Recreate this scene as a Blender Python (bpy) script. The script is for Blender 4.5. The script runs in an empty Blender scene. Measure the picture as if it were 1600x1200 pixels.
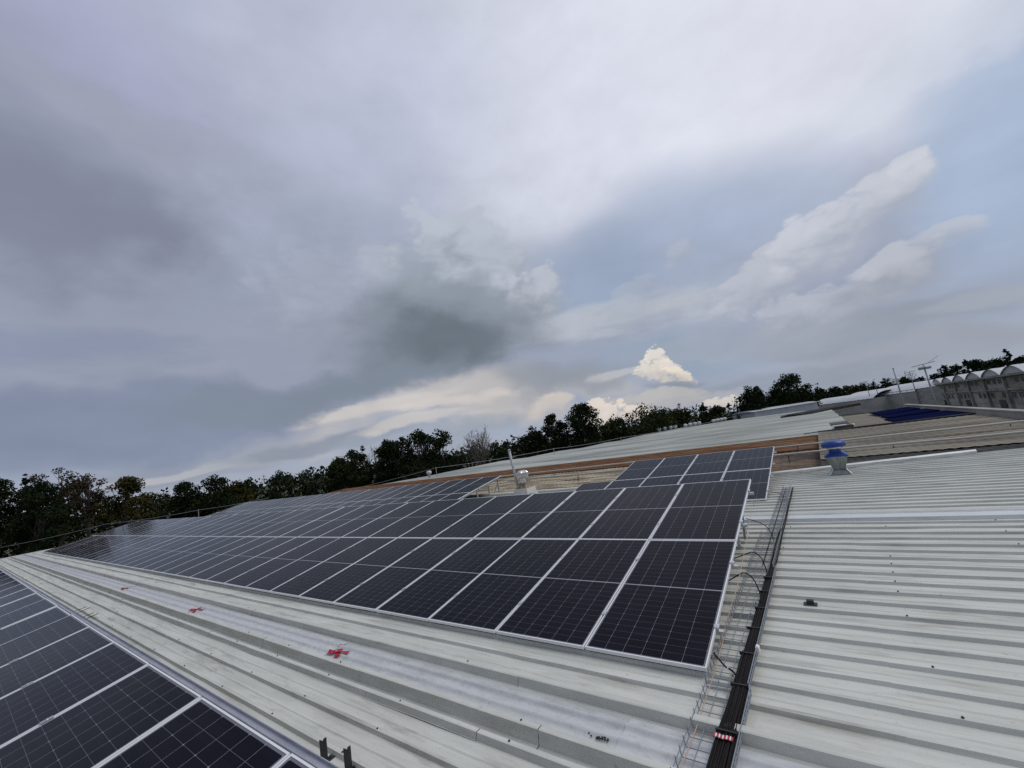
import bpy, bmesh, math, random
import numpy as np
from mathutils import Vector, Matrix
SC = bpy.context.scene
COL = SC.collection
rad = math.radians
random.seed(7); RNG = np.random.default_rng(11)

# ------------------------------------------------------------------ camera
CAMZ = 9.0
FPX, YAW, PITCH, ROLL, TILT = 645.467, -0.6207, 0.1422, -0.1583, 0.1838
def basis():
    cy, sy, cp, sp = math.cos(YAW), math.sin(YAW), math.cos(PITCH), math.sin(PITCH)
    F = Vector((sy*cp, cy*cp, sp)); R0 = Vector((cy, -sy, 0)); U0 = R0.cross(F)
    c, s = math.cos(ROLL), math.sin(ROLL)
    return F, c*R0 + s*U0, -s*R0 + c*U0
FW, RT, UP = basis()
cam = bpy.data.cameras.new('camera'); camo = bpy.data.objects.new('camera', cam); COL.objects.link(camo)
m = Matrix((RT, UP, -FW)).transposed().to_4x4(); m.translation = (0, 0, CAMZ); camo.matrix_world = m
cam.sensor_width = 36; cam.sensor_fit = 'HORIZONTAL'; cam.lens = FPX/1600*36; cam.clip_start = .05; cam.clip_end = 6000
SC.camera = camo
SC.cycles.max_bounces = 5; SC.cycles.diffuse_bounces = 2; SC.cycles.glossy_bounces = 2; SC.cycles.transmission_bounces = 2; SC.cycles.use_denoising = False
def ray(x, y):
    return (FW*FPX + RT*(x-800) - UP*(y-600)).normalized()
def at_z(x, y, z):                    # point taken from the image: photo pixel at a height below the eye
    d = ray(x, y); p = d*(z/d.z); return Vector((p.x, p.y, p.z+CAMZ))
def at_d(x, y, dep):
    d = ray(x, y); p = d*(dep/d.dot(FW)); return Vector((p.x, p.y, p.z+CAMZ))

# ------------------------------------------------------------------ world
SUN_DIR = Vector((math.sin(rad(58))*math.cos(rad(54)), math.cos(rad(58))*math.cos(rad(54)), math.sin(rad(54))))
SUN_EL = math.asin(SUN_DIR.z); SUN_AZ = math.atan2(SUN_DIR.x, SUN_DIR.y)
SC.view_settings.view_transform = 'Standard'; SC.view_settings.look = 'None'
SC.view_settings.exposure = 0; SC.view_settings.gamma = 1
SKY_STRENGTH = 0.1
def lin(c):
    r = []
    for v in c:
        v = v/255
        r.append(v/12.92 if v <= .04045 else ((v+.055)/1.055)**2.4)
    return r
def build_world():
    w = bpy.data.worlds.new('World'); SC.world = w; w.use_nodes = True
    w.cycles.sampling_method = 'MANUAL'; w.cycles.sample_map_resolution = 512
    nt = w.node_tree; N = nt.nodes; L = nt.links; N.clear()
    def vm(op, a, b=None, c=None):
        n = N.new('ShaderNodeVectorMath'); n.operation = op
        for i, s in enumerate((a, b, c)):
            if s is None: continue
            if isinstance(s, (tuple, list, Vector)): n.inputs[i].default_value = tuple(s)
            else: L.new(s, n.inputs[i])
        return n.outputs['Value'] if op in ('DOT_PRODUCT', 'LENGTH') else n.outputs[0]
    def ma(op, a, b=None, c=None):
        n = N.new('ShaderNodeMath'); n.operation = op
        for i, s in enumerate((a, b, c)):
            if s is None: continue
            if isinstance(s, (int, float)): n.inputs[i].default_value = s
            else: L.new(s, n.inputs[i])
        return n.outputs[0]
    def noise(vec, scale, detail, rough=.55, out='Fac'):
        n = N.new('ShaderNodeTexNoise'); n.inputs['Scale'].default_value = scale
        n.inputs['Detail'].default_value = detail; n.inputs['Roughness'].default_value = rough
        L.new(vec, n.inputs['Vector']); return n.outputs[out]
    def scl(v, s):
        n = N.new('ShaderNodeVectorMath'); n.operation = 'SCALE'; L.new(v, n.inputs[0]); n.inputs['Scale'].default_value = s
        return n.outputs[0]
    tc = N.new('ShaderNodeTexCoord'); d = vm('NORMALIZE', tc.outputs['Generated'])
    st = vm('MULTIPLY', d, (1, 1, 1.6))
    wa = vm('SUBTRACT', noise(st, 2.3, 3, .5, 'Color'), (.5, .5, .5))
    wb = vm('SUBTRACT', noise(st, 9, 4, .55, 'Color'), (.5, .5, .5))
    d0 = vm('ADD', d, scl(wa, .14))
    d1 = vm('ADD', d, vm('ADD', scl(wa, .30), scl(wb, .09)))
    d2 = vm('ADD', d, vm('ADD', scl(wa, .07), scl(wb, .035)))
    f1 = ma('SUBTRACT', noise(st, 5, 6, .58), .5)
    fs = ma('SUBTRACT', noise(vm('MULTIPLY', d, (1, 1, 4.5)), 6, 5, .55), .5)       # drawn out along the horizon
    def billow(vec):
        tot = None
        for sc_, am in ((9, .5), (21, .29), (48, .15)):
            n = noise(vec, sc_, .6, .5); a = ma('ABSOLUTE', ma('MULTIPLY_ADD', n, 4., -2.)); a = ma('MULTIPLY', a, am)
            tot = a if tot is None else ma('ADD', tot, a)
        return ma('SUBTRACT', tot, .27)
    b1 = ma('ADD', ma('MULTIPLY', billow(vm('ADD', st, scl(wb, .05))), .62), ma('SUBTRACT', noise(st, 13, 5, .52), .5))
    b3 = ma('ADD', ma('MULTIPLY', billow(vm('MULTIPLY', vm('ADD', st, scl(wb, .03)), (2.6, 2.6, 2.6))), .75), ma('SUBTRACT', noise(st, 38, 4, .55), .5))
    sky = N.new('ShaderNodeTexSky'); sky.sky_type = 'NISHITA'; sky.sun_disc = False
    sky.sun_elevation = SUN_EL; sky.sun_rotation = SUN_AZ; sky.air_density = 1; sky.dust_density = 1.5; sky.altitude = 2600
    def col(c): return tuple(v/SKY_STRENGTH for v in lin(c)) + (1,)
    def mixc(a, b, f):
        n = N.new('ShaderNodeMix'); n.data_type = 'RGBA'
        if isinstance(f, float): n.inputs[0].default_value = f
        else: L.new(f, n.inputs[0])
        for k, s in ((6, a), (7, b)):
            if isinstance(s, tuple): n.inputs[k].default_value = s
            else: L.new(s, n.inputs[k])
        return n.outputs[2]
    # thin overcast veil over the clear sky
    cur = mixc(sky.outputs[0], col((158, 166, 184)), .93)
    def blob(px, py, rx, ry, rot, c, op, kind='soft', cb=None):
        """one patch of cloud: a warped ellipse of sky directions round the bearing of (px, py)"""
        nonlocal cur
        C = ray(px, py); r = rad(rot)
        ex = ray(px+rx*math.cos(r), py+rx*math.sin(r)); ey = ray(px-ry*math.sin(r), py+ry*math.cos(r))
        ex = ex/ex.dot(C)-C; ey = ey/ey.dot(C)-C
        src = {'soft': d0, 'fuzzy': d1, 'streak': d2, 'cum': d2, 'crisp': d2}[kind]
        cc = vm('DOT_PRODUCT', src, C)
        x = vm('DOT_PRODUCT', src, ex/ex.length_squared); y = vm('DOT_PRODUCT', src, ey/ey.length_squared)
        q = ma('MULTIPLY_ADD', x, x, ma('MULTIPLY', y, y))
        q = ma('MULTIPLY_ADD', ma('MAXIMUM', ma('SUBTRACT', .25, cc), 0.), 60., q)
        lo, hi, f, k = {'soft': (0, 1, f1, .5), 'fuzzy': (-.1, .95, f1, 1.4), 'streak': (-.1, .9, fs, 2.6), 'cum': (0, 1, b1, 1.7), 'crisp': (0, 1, b3, 1.9)}[kind]
        val = ma('SUBTRACT', 1., q); val = ma('MULTIPLY_ADD', f, k, val)
        if kind in ('cum', 'crisp'):           # firm lit tops, bottoms that melt away
            w = N.new('ShaderNodeMapRange'); L.new(y, w.inputs[0]); w.inputs[1].default_value = -.9; w.inputs[2].default_value = .7
            w.inputs[3].default_value = .38 if kind == 'cum' else .34; w.inputs[4].default_value = 1.3 if kind == 'cum' else .9
            val = ma('DIVIDE', val, w.outputs[0])
        mr = N.new('ShaderNodeMapRange'); mr.interpolation_type = 'SMOOTHSTEP'; L.new(val, mr.inputs[0])
        mr.inputs[1].default_value = lo; mr.inputs[2].default_value = hi; mr.inputs[3].default_value = 0; mr.inputs[4].default_value = op
        cc_ = col(c)
        if cb:
            g = N.new('ShaderNodeMapRange'); g.interpolation_type = 'SMOOTHSTEP'; L.new(ma('MULTIPLY_ADD', b3 if kind == 'crisp' else b1, -1.5, y), g.inputs[0]); g.inputs[1].default_value = -.85; g.inputs[2].default_value = .75
            cc_ = mixc(col(c), col(cb), g.outputs[0])
        cur = mixc(cur, cc_, mr.outputs[0])
    for b in BLOBS: blob(*b)
    # mottling of the cloud deck
    mot = ma('MULTIPLY_ADD', f1, .26, 1.); mot = ma('MULTIPLY_ADD', fs, .08, mot); mot = ma('MULTIPLY_ADD', b1, .05, mot)
    n = N.new('ShaderNodeVectorMath'); n.operation = 'SCALE'; L.new(cur, n.inputs[0]); L.new(mot, n.inputs['Scale']); cur = n.outputs[0]
    bg = N.new('ShaderNodeBackground'); bg.inputs['Strength'].default_value = SKY_STRENGTH; L.new(cur, bg.inputs['Color'])
    out = N.new('ShaderNodeOutputWorld'); L.new(bg.outputs[0], out.inputs['Surface'])
CW, CG = (196, 200, 211), (166, 172, 186)
BLOBS = [
    # broad brightness of the deck: bright upper right, dull left
    (1180, -60, 850, 520, 0, (226, 229, 240), .92), (800, 170, 460, 280, 10, (214, 218, 232), .7),
    (1230, 140, 330, 230, 0, (218, 221, 233), .6),
    (1580, 230, 330, 240, -15, (166, 183, 208), .85), (1060, 370, 400, 120, -8, (154, 169, 194), .8), (930, 430, 150, 100, 0, (146, 162, 187), .7),
    (1440, 110, 260, 50, -24, (206, 212, 225), .6, 'fuzzy'),
    (430, 80, 420, 240, 0, (186, 191, 214), .6), (60, 60, 320, 200, 0, (166, 167, 195), .75),
    (150, 330, 420, 240, 20, (145, 151, 171), .85, 'fuzzy'), (190, 380, 250, 110, 15, (124, 130, 148), .75, 'fuzzy'),
    (250, 215, 260, 60, 10, (160, 165, 181), .5, 'fuzzy'),
    (540, 330, 220, 140, 0, (174, 182, 204), .6, 'fuzzy'), (430, 440, 240, 110, -20, (160, 169, 189), .6, 'fuzzy'),
    (330, 560, 420, 110, -5, (149, 156, 174), .7, 'fuzzy'), (110, 680, 480, 110, -8, (122, 132, 156), .8, 'fuzzy'),
    (60, 545, 260, 50, -5, (128, 138, 166), .5, 'streak'), (330, 630, 240, 50, -10, (134, 144, 165), .6, 'fuzzy'),
    # broken pale band above the horizon
    (240, 752, 300, 24, -9, (146, 153, 169), .8, 'streak'), (290, 738, 130, 8, -9, (182, 184, 188), .8, 'streak'), (440, 708, 150, 16, -9, (164, 169, 178), .7, 'streak'),
    (720, 640, 260, 50, -9, (190, 187, 187), .92, 'fuzzy'), (860, 620, 200, 40, -9, (182, 181, 182), .7, 'fuzzy'),
    (530, 690, 150, 16, -8, (134, 144, 162), .8, 'streak'), (640, 690, 120, 30, -9, (156, 164, 177), .6, 'streak'), (760, 664, 90, 18, -9, (152, 160, 172), .6, 'streak'),
    (600, 640, 130, 16, -9, (206, 201, 198), .8, 'streak'), (720, 632, 130, 12, -9, (208, 202, 198), .8, 'streak'), (660, 662, 110, 10, -9, (204, 199, 195), .7, 'streak'),
    (930, 500, 230, 34, -9, (184, 190, 198), .8, 'streak'), (1060, 555, 170, 55, -8, (140, 161, 183), .7, 'soft'),
    # big soft cumulus in the middle with its dark base
    (560, 480, 170, 90, 0, (164, 172, 189), .7, 'cum', (146, 154, 170)), (640, 450, 90, 66, 0, (174, 182, 197), .8, 'cum', (150, 159, 174)),
    (740, 470, 170, 110, -6, (152, 162, 177), .75, 'fuzzy'), (708, 412, 108, 80, 0, (184, 191, 204), .95, 'cum', (146, 156, 169)), (786, 446, 60, 60, 0, (178, 185, 198), .9, 'cum', (140, 150, 162)), (836, 470, 62, 52, -6, (184, 190, 201), .92, 'cum', (138, 147, 159)),
    (730, 520, 150, 70, -6, (136, 146, 157), .8, 'fuzzy'),
    (680, 560, 220, 66, -8, (116, 126, 138), .8, 'fuzzy'), (704, 556, 115, 48, -6, (101, 111, 121), .75, 'fuzzy'), (520, 610, 230, 36, -6, (126, 137, 151), .8, 'fuzzy'),
    (890, 600, 150, 36, -8, (140, 148, 160), .8, 'fuzzy'), (990, 475, 60, 34, -30, (172, 180, 194), .5, 'cum', (160, 170, 186)), (1070, 400, 36, 26, -30, (178, 186, 199), .6, 'cum', (160, 170, 187)),
    # heaped clouds on the right, two diagonal rows
    (1205, 440, 120, 46, -33, (186, 190, 202), .9, 'cum', (164, 170, 184)), (1300, 375, 130, 52, -33, CW, .95, 'cum', CG), (1395, 312, 80, 48, -40, CW, .95, 'cum', CG), (1440, 262, 46, 36, -30, (202, 206, 216), .95, 'cum', (178, 184, 197)),
    (1280, 485, 150, 46, -20, (180, 185, 197), .85, 'cum', (150, 157, 171)), (1390, 430, 120, 42, -24, (186, 190, 201), .9, 'cum', (152, 158, 171)), (1478, 366, 74, 20, -18, (186, 192, 204), .75, 'cum', (166, 173, 187)),
    (1340, 520, 300, 44, -14, (146, 154, 167), .85, 'fuzzy'), (1130, 535, 220, 46, -10, (162, 168, 180), .6, 'fuzzy'),
    (1440, 560, 320, 34, -10, (154, 159, 169), .75, 'fuzzy'), (1240, 595, 240, 24, -9, (138, 147, 160), .6, 'streak'), (1540, 470, 160, 22, -14, (166, 172, 184), .6, 'streak'),
    # small bright cumulus on the horizon
    (965, 588, 50, 9, -14, (198, 198, 199), .6, 'streak'), (1026, 584, 34, 24, 0, (226, 219, 209), .85, 'crisp', (204, 196, 188)), (1027, 564, 18, 22, 0, (230, 224, 214), .85, 'crisp', (214, 206, 196)), (1056, 590, 26, 14, 14, (232, 221, 206), .9, 'crisp', (200, 192, 184)),
    (1050, 604, 60, 6, -6, (140, 149, 163), .85, 'streak'), (1020, 630, 130, 20, -9, (188, 185, 183), .85, 'cum', (168, 170, 176)),
    (942, 652, 40, 26, -8, (228, 217, 206), .85, 'crisp', (206, 196, 188)), (866, 642, 50, 26, -8, (208, 199, 192), .8, 'cum', (186, 182, 180)), (988, 646, 28, 14, 0, (226, 215, 204), .85, 'crisp', (200, 193, 187)),
    (1118, 630, 36, 10, -8, (216, 208, 200), .85, 'crisp', (190, 186, 183)),
    # out-of-view cloud patch, added and toned for the light on the roof ribs
    (800, -1700, 1500, 800, 0, (172, 177, 190), .8),
]
build_world()
sun = bpy.data.lights.new('sun', 'SUN'); sun.energy = 1.4; sun.angle = rad(35); sun.color = (1, .965, .91)
suno = bpy.data.objects.new('sun', sun); COL.objects.link(suno)
suno.rotation_euler = SUN_DIR.to_track_quat('Z', 'Y').to_euler(); suno.location = (0, 0, 60)

# ------------------------------------------------------------------ helpers
class MB:
    def __init__(s): s.v = []; s.f = []
    def quad(s, a, b, c, d):
        n = len(s.v); s.v += [tuple(a), tuple(b), tuple(c), tuple(d)]; s.f.append((n, n+1, n+2, n+3)); return s
    def poly(s, pts):
        n = len(s.v); s.v += [tuple(p) for p in pts]; s.f.append(tuple(range(n, n+len(pts)))); return s
    def box(s, x0, x1, y0, y1, z0, z1):
        return s.prism([(x0, y0), (x1, y0), (x1, y1), (x0, y1)], z0, z1)
    def prism(s, pts, z0, z1):
        k = len(pts); n = len(s.v)
        s.v += [(p[0], p[1], z0) for p in pts] + [(p[0], p[1], z1) for p in pts]
        s.f.append(tuple(range(n+k-1, n-1, -1))); s.f.append(tuple(range(n+k, n+2*k)))
        for i in range(k): j = (i+1) % k; s.f.append((n+i, n+j, n+k+j, n+k+i))
        return s
    def slab(s, pts, t):                 # polygon in space, thickened downwards
        k = len(pts); n = len(s.v); pts = [Vector(p) for p in pts]
        s.v += [tuple(p) for p in pts] + [(p.x, p.y, p.z-t) for p in pts]
        s.f.append(tuple(range(n, n+k))); s.f.append(tuple(range(n+2*k-1, n+k-1, -1)))
        for i in range(k): j = (i+1) % k; s.f.append((n+j, n+i, n+k+i, n+k+j))
        return s
    def bar(s, a, b, w, h=None, up=(0, 0, 1)):
        a = Vector(a); b = Vector(b); h = h or w; t = (b-a).normalized(); u = Vector(up)
        if abs(t.dot(u)) > .98: u = Vector((1, 0, 0))
        x = t.cross(u).normalized()*w/2; y = x.cross(t).normalized()*h/2
        n = len(s.v)
        for p in (a, b): s.v += [tuple(p-x-y), tuple(p+x-y), tuple(p+x+y), tuple(p-x+y)]
        s.f += [(n, n+1, n+2, n+3), (n+7, n+6, n+5, n+4)] + [(n+i, n+4+i, n+4+(i+1) % 4, n+(i+1) % 4) for i in range(4)]
        return s
    def tube(s, pts, r, k=6, caps=True):
        pts = [Vector(p) for p in pts]; n0 = len(s.v); rs = r if isinstance(r, (list, tuple)) else [r]*len(pts)
        X = None
        for i, p in enumerate(pts):
            t = (pts[min(i+1, len(pts)-1)]-pts[max(i-1, 0)]).normalized()
            if X is None:
                X = t.orthogonal().normalized()
            X = (X-t*X.dot(t)).normalized(); Y = t.cross(X)
            for j in range(k):
                a = 2*math.pi*j/k; s.v.append(tuple(p+(X*math.cos(a)+Y*math.sin(a))*rs[i]))
        for i in range(len(pts)-1):
            for j in range(k):
                a = n0+i*k+j; b = n0+i*k+(j+1) % k; s.f.append((a, b, b+k, a+k))
        if caps:
            s.f.append(tuple(range(n0+k-1, n0-1, -1))); e = n0+(len(pts)-1)*k; s.f.append(tuple(range(e, e+k)))
        return s
    def lathe(s, prof, k=20, c=(0, 0, 0), wob=None):
        n0 = len(s.v)
        for i, (r, z) in enumerate(prof):
            for j in range(k):
                a = 2*math.pi*j/k; rr = r*(wob(j, i) if wob else 1); s.v.append((c[0]+rr*math.cos(a), c[1]+rr*math.sin(a), c[2]+z))
        for i in range(len(prof)-1):
            for j in range(k):
                a = n0+i*k+j; b = n0+i*k+(j+1) % k; s.f.append((a, b, b+k, a+k))
        s.f.append(tuple(range(n0+k-1, n0-1, -1))); e = n0+(len(prof)-1)*k; s.f.append(tuple(range(e, e+k)))
        return s
    def mesh(s, name, mat, smooth=False):
        me = bpy.data.meshes.new(name); me.from_pydata(s.v, [], s.f); me.update()
        for mm in (mat if isinstance(mat, (list, tuple)) else [mat]): me.materials.append(mm)
        if smooth: me.polygons.foreach_set('use_smooth', [True]*len(me.polygons))
        return me
    def build(s, name, mat, parent=None, smooth=False, loc=None):
        o = bpy.data.objects.new(name, s.mesh(name, mat, smooth)); COL.objects.link(o)
        if parent: o.parent = parent
        if loc is not None: o.location = loc
        return o
def link(name, me, parent=None, loc=(0, 0, 0), rot=(0, 0, 0)):
    o = bpy.data.objects.new(name, me); COL.objects.link(o); o.parent = parent; o.location = loc; o.rotation_euler = rot; return o
def tag(o, label=None, cat=None, group=None, kind=None):
    if label: o['label'] = label
    if cat: o['category'] = cat
    if group: o['group'] = group
    if kind: o['kind'] = kind
    return o
def thing(name, label, cat, loc=(0, 0, 0), rot=(0, 0, 0), group=None):
    o = bpy.data.objects.new(name, None); COL.objects.link(o); o.location = loc; o.rotation_euler = rot
    o.empty_display_size = .2
    return tag(o, label, cat, group)
def dup(o, loc=None, rot=None, label=None, skip=()):
    c = o.copy(); COL.objects.link(c)
    if loc is not None: c.location = loc
    if rot is not None: c.rotation_euler = rot
    if label: c['label'] = label
    for ch in list(o.children):
        if ch.name.split('.')[0] in skip: continue
        k = ch.copy(); COL.objects.link(k); k.parent = c
        for g in list(ch.children):
            q = g.copy(); COL.objects.link(q); q.parent = k
    return c
ORD = ['', 'first', 'second', 'third', 'fourth', 'fifth', 'sixth', 'seventh', 'eighth', 'ninth', 'tenth', 'eleventh', 'twelfth', 'thirteenth', 'fourteenth', 'fifteenth', 'sixteenth', 'seventeenth', 'eighteenth', 'nineteenth', 'twentieth']
def ordn(n):
    if n <= 20: return ORD[n]
    t, u = divmod(n, 10); T = {2: 'twent', 3: 'thirt', 4: 'fort'}[t]
    return T+'ieth' if u == 0 else T+'y-'+ORD[u]

# ------------------------------------------------------------------ materials
def nodes(name):
    mt = bpy.data.materials.new(name); mt.use_nodes = True; nt = mt.node_tree
    return mt, nt.nodes, nt.links, nt.nodes['Principled BSDF']
def mat(name, c, rough=.5, metal=0., spec=.5, c2=None, scale=(1, 1, 1), nscale=3., detail=6, lo=.4, hi=.65, bump=0., bscale=None, bdist=.01, c3=None, s3=(1, 1, 1), n3=1.5, lo3=.58, hi3=.72, amt3=.8, coat=0., rvar=0.):
    mt, N, L, B = nodes(name)
    B.inputs['Base Color'].default_value = (*c, 1); B.inputs['Roughness'].default_value = rough
    B.inputs['Metallic'].default_value = metal; B.inputs['Specular IOR Level'].default_value = spec; B.inputs['Coat Weight'].default_value = coat
    if c2 or bump or c3:
        tc = N.new('ShaderNodeTexCoord')
        def nz(sc, ns, det):
            mp = N.new('ShaderNodeMapping'); mp.inputs['Scale'].default_value = sc; L.new(tc.outputs['Object'], mp.inputs[0])
            n = N.new('ShaderNodeTexNoise'); n.inputs['Scale'].default_value = ns; n.inputs['Detail'].default_value = det; n.inputs['Roughness'].default_value = .62
            L.new(mp.outputs[0], n.inputs['Vector']); return n.outputs['Fac']
        def ramp(f, a, b):
            r = N.new('ShaderNodeMapRange'); r.interpolation_type = 'SMOOTHSTEP'; L.new(f, r.inputs[0]); r.inputs[1].default_value = a; r.inputs[2].default_value = b; return r.outputs[0]
        cur = None
        if c2:
            f = nz(scale, nscale, detail); mx = N.new('ShaderNodeMix'); mx.data_type = 'RGBA'; L.new(ramp(f, lo, hi), mx.inputs[0])
            mx.inputs[6].default_value = (*c, 1); mx.inputs[7].default_value = (*c2, 1); cur = mx.outputs[2]
            if rvar:
                r = N.new('ShaderNodeMapRange'); L.new(f, r.inputs[0]); r.inputs[1].default_value = .3; r.inputs[2].default_value = .7
                r.inputs[3].default_value = rough-rvar; r.inputs[4].default_value = rough+rvar; L.new(r.outputs[0], B.inputs['Roughness'])
        if c3:
            f = nz(s3, n3, 7); r = ramp(f, lo3, hi3); mu = N.new('ShaderNodeMath'); mu.operation = 'MULTIPLY'; L.new(r, mu.inputs[0]); mu.inputs[1].default_value = amt3
            mx = N.new('ShaderNodeMix'); mx.data_type = 'RGBA'; L.new(mu.outputs[0], mx.inputs[0])
            if cur: L.new(cur, mx.inputs[6])
            else: mx.inputs[6].default_value = (*c, 1)
            mx.inputs[7].default_value = (*c3, 1); cur = mx.outputs[2]
        if cur: L.new(cur, B.inputs['Base Color'])
        if bump:
            f = nz(bscale or scale, nscale, detail); b = N.new('ShaderNodeBump'); b.inputs['Strength'].default_value = bump; b.inputs['Distance'].default_value = bdist
            L.new(f, b.inputs['Height']); L.new(b.outputs[0], B.inputs['Normal'])
    return mt
M = {}
M['roof'] = mat('pale_green_grey_steel', (.50, .51, .46), .55, .0, c2=(.60, .605, .555), scale=(.35, 3., 3.), nscale=2.2, detail=9, lo=.38, hi=.64, bump=.12, bscale=(.5, 1.2, 1), bdist=.012,
                c3=(.25, .235, .19), s3=(.4, 2.5, 2.5), n3=3.4, lo3=.5, hi3=.74, amt3=.6, rvar=.08)
def grime(mt, c, ns, lo, hi, amt, sc=(1, 1, 1)):
    nt = mt.node_tree; N, L = nt.nodes, nt.links; B = N['Principled BSDF']; src = B.inputs['Base Color'].links[0].from_socket
    tc = N.new('ShaderNodeTexCoord'); mp = N.new('ShaderNodeMapping'); mp.inputs['Scale'].default_value = sc; L.new(tc.outputs['Object'], mp.inputs[0])
    n = N.new('ShaderNodeTexNoise'); n.inputs['Scale'].default_value = ns; n.inputs['Detail'].default_value = 5; n.inputs['Roughness'].default_value = .7; L.new(mp.outputs[0], n.inputs['Vector'])
    r = N.new('ShaderNodeMapRange'); L.new(n.outputs['Fac'], r.inputs[0]); r.inputs[1].default_value = lo; r.inputs[2].default_value = hi; r.inputs[3].default_value = 0; r.inputs[4].default_value = amt
    mx = N.new('ShaderNodeMix'); mx.data_type = 'RGBA'; L.new(r.outputs[0], mx.inputs[0]); L.new(src, mx.inputs[6]); mx.inputs[7].default_value = (*c, 1); L.new(mx.outputs[2], B.inputs['Base Color'])
grime(M['roof'], (.2, .19, .15), 16, .62, .74, .55); grime(M['roof'], (.3, .28, .22), 1.1, .52, .74, .28, (.5, 4, 1)); grime(M['roof'], (.66, .66, .62), 30, .6, .75, .5)
M['cap'] = mat('bare_flashing_steel', (.51, .515, .465), .5, .0, c2=(.60, .60, .55), scale=(.6, 3, 3), nscale=3, bump=.1, bdist=.008, c3=(.22, .23, .2), s3=(1.2, 3, 3), n3=3, lo3=.6, hi3=.78, amt3=.5)
M['flash'] = mat('bright_flashing_steel', (.62, .64, .63), .42, .15, c2=(.52, .54, .53), scale=(.6, 3, 3), nscale=4)
M['sky_light'] = mat('milky_skylight_plastic', (.48, .49, .50), .33, 0, .45, c2=(.58, .59, .595), scale=(.9, 2.2, 1), nscale=9, detail=9, lo=.3, hi=.7, c3=(.38, .385, .37), s3=(.5, 2.4, 1), n3=4, lo3=.55, hi3=.75, amt3=.55, bump=.08, bdist=.01)
M['sky_dusty'] = mat('dusty_skylight_plastic', (.53, .545, .55), .42, 0, .4, c2=(.44, .455, .465), scale=(.6, 2.2, 1), nscale=6, detail=9, c3=(.52, .55, .6), s3=(.5, 3, 1), n3=4, amt3=.6, bump=.08, bdist=.01)
M['wall'] = mat('rendered_warehouse_wall', (.34, .34, .32), .8, c2=(.26, .26, .24), nscale=1.2)
M['alu'] = mat('anodised_aluminium', (.66, .67, .69), .36, .8, c2=(.56, .57, .59), nscale=8)
M['frame'] = mat('panel_frame_aluminium', (.82, .83, .85), .42, .15)
M['rail'] = mat('lilac_grey_aluminium', (.42, .43, .48), .45, .2, c2=(.34, .35, .4), scale=(1, 4, 4), nscale=5)
M['galv'] = mat('galvanised_wire', (.23, .26, .29), .5, .4)
M['copper'] = mat('copper_ground_wire', (.5, .34, .26), .55, .2)
M['cable'] = mat('black_cable_sheath', (.008, .007, .008), .7, 0, .15, c2=(.016, .013, .013), scale=(8, .5, 8), nscale=3)
M['cable_b'] = mat('brown_black_cable_sheath', (.013, .009, .0085), .7, 0, .15)
M['black'] = mat('black_bracket_steel', (.012, .013, .014), .5, .2, c2=(.03, .03, .03), nscale=8)
M['white'] = mat('white_plastic', (.75, .75, .73), .4)
M['red'] = mat('red_spray_paint', (.42, .012, .03), .55, c2=(.3, .01, .025), nscale=20)
M['redtag'] = mat('red_marker_plastic', (.55, .02, .06), .4)
M['blue_cowl'] = mat('blue_painted_cowl', (.012, .045, .26), .42, .0, .3, coat=.1, c2=(.02, .06, .2), nscale=5, lo=.4, hi=.7, c3=(.08, .10, .15), n3=7, lo3=.6, hi3=.75, amt3=.5)
M['cowl_grey'] = mat('dull_cowl_sheet', (.3, .32, .31), .45, .45, c2=(.2, .21, .2), nscale=4, scale=(1, 1, .4))
M['spin'] = mat('ventilator_aluminium', (.62, .62, .6), .28, .85, c2=(.45, .45, .43), nscale=5)
M['rust'] = mat('rusty_ventilator_steel', (.2, .11, .06), .7, .2, c2=(.36, .33, .29), nscale=6)
M['ac_brown'] = mat('weathered_brown_fibre_cement', (.20, .165, .115), .95, 0, .1, c2=(.44, .39, .30), scale=(.35, 1.5, 1), nscale=1.5, detail=10, lo=.40, hi=.62, c3=(.05, .035, .024), s3=(.16, 1.0, 1), n3=1.3, lo3=.5, hi3=.64, amt3=.85, bump=.3, bdist=.05)
M['ac_dark'] = mat('mossy_dark_fibre_cement', (.10, .062, .035), .9, c2=(.17, .12, .075), scale=(.5, 1.6, 1), nscale=1.6, detail=10, c3=(.02, .014, .01), s3=(.4, .9, 1), n3=1.4, lo3=.45, hi3=.62, amt3=.9, bump=.3, bdist=.05)
M['ac_rust'] = mat('rust_red_stained_cap', (.145, .058, .021), .95, 0, .1, c2=(.07, .03, .014), scale=(.35, 1.2, 1), nscale=2.5, detail=9, c3=(.24, .17, .10), s3=(.15, 1.5, 1), n3=2.4, lo3=.46, hi3=.66, amt3=.8)
M['ac_grey'] = mat('grey_beige_fibre_cement', (.235, .215, .175), .95, 0, .1, c2=(.15, .135, .11), scale=(.15, 1.4, 1), nscale=1.2, detail=10, lo=.42, hi=.6, c3=(.09, .07, .05), s3=(.1, .7, 1), n3=1.3, lo3=.53, hi3=.68, amt3=.75, bump=.2, bdist=.03)
M['ac_slate'] = mat('dark_grey_fibre_cement', (.05, .05, .05), .95, 0, .0, c2=(.085, .085, .08), scale=(.3, 1.2, 1), nscale=2, detail=9, c3=(.08, .075, .065), s3=(.2, 1, 1), n3=2, amt3=.7)
M['ac_white'] = mat('pale_painted_sheets', (.42, .435, .41), .9, 0, .1, c2=(.27, .285, .265), scale=(.10, .5, 1), nscale=1.1, detail=10, lo=.42, hi=.6, c3=(.16, .16, .135), s3=(.06, .7, 1), n3=1.2, lo3=.53, hi3=.66, amt3=.75)
M['blue_sheet'] = mat('deep_blue_roof_sheet', (.006, .009, .046), 1., 0, .0, c2=(.008, .01, .03), scale=(1, .3, 1), nscale=1.5)
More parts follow.
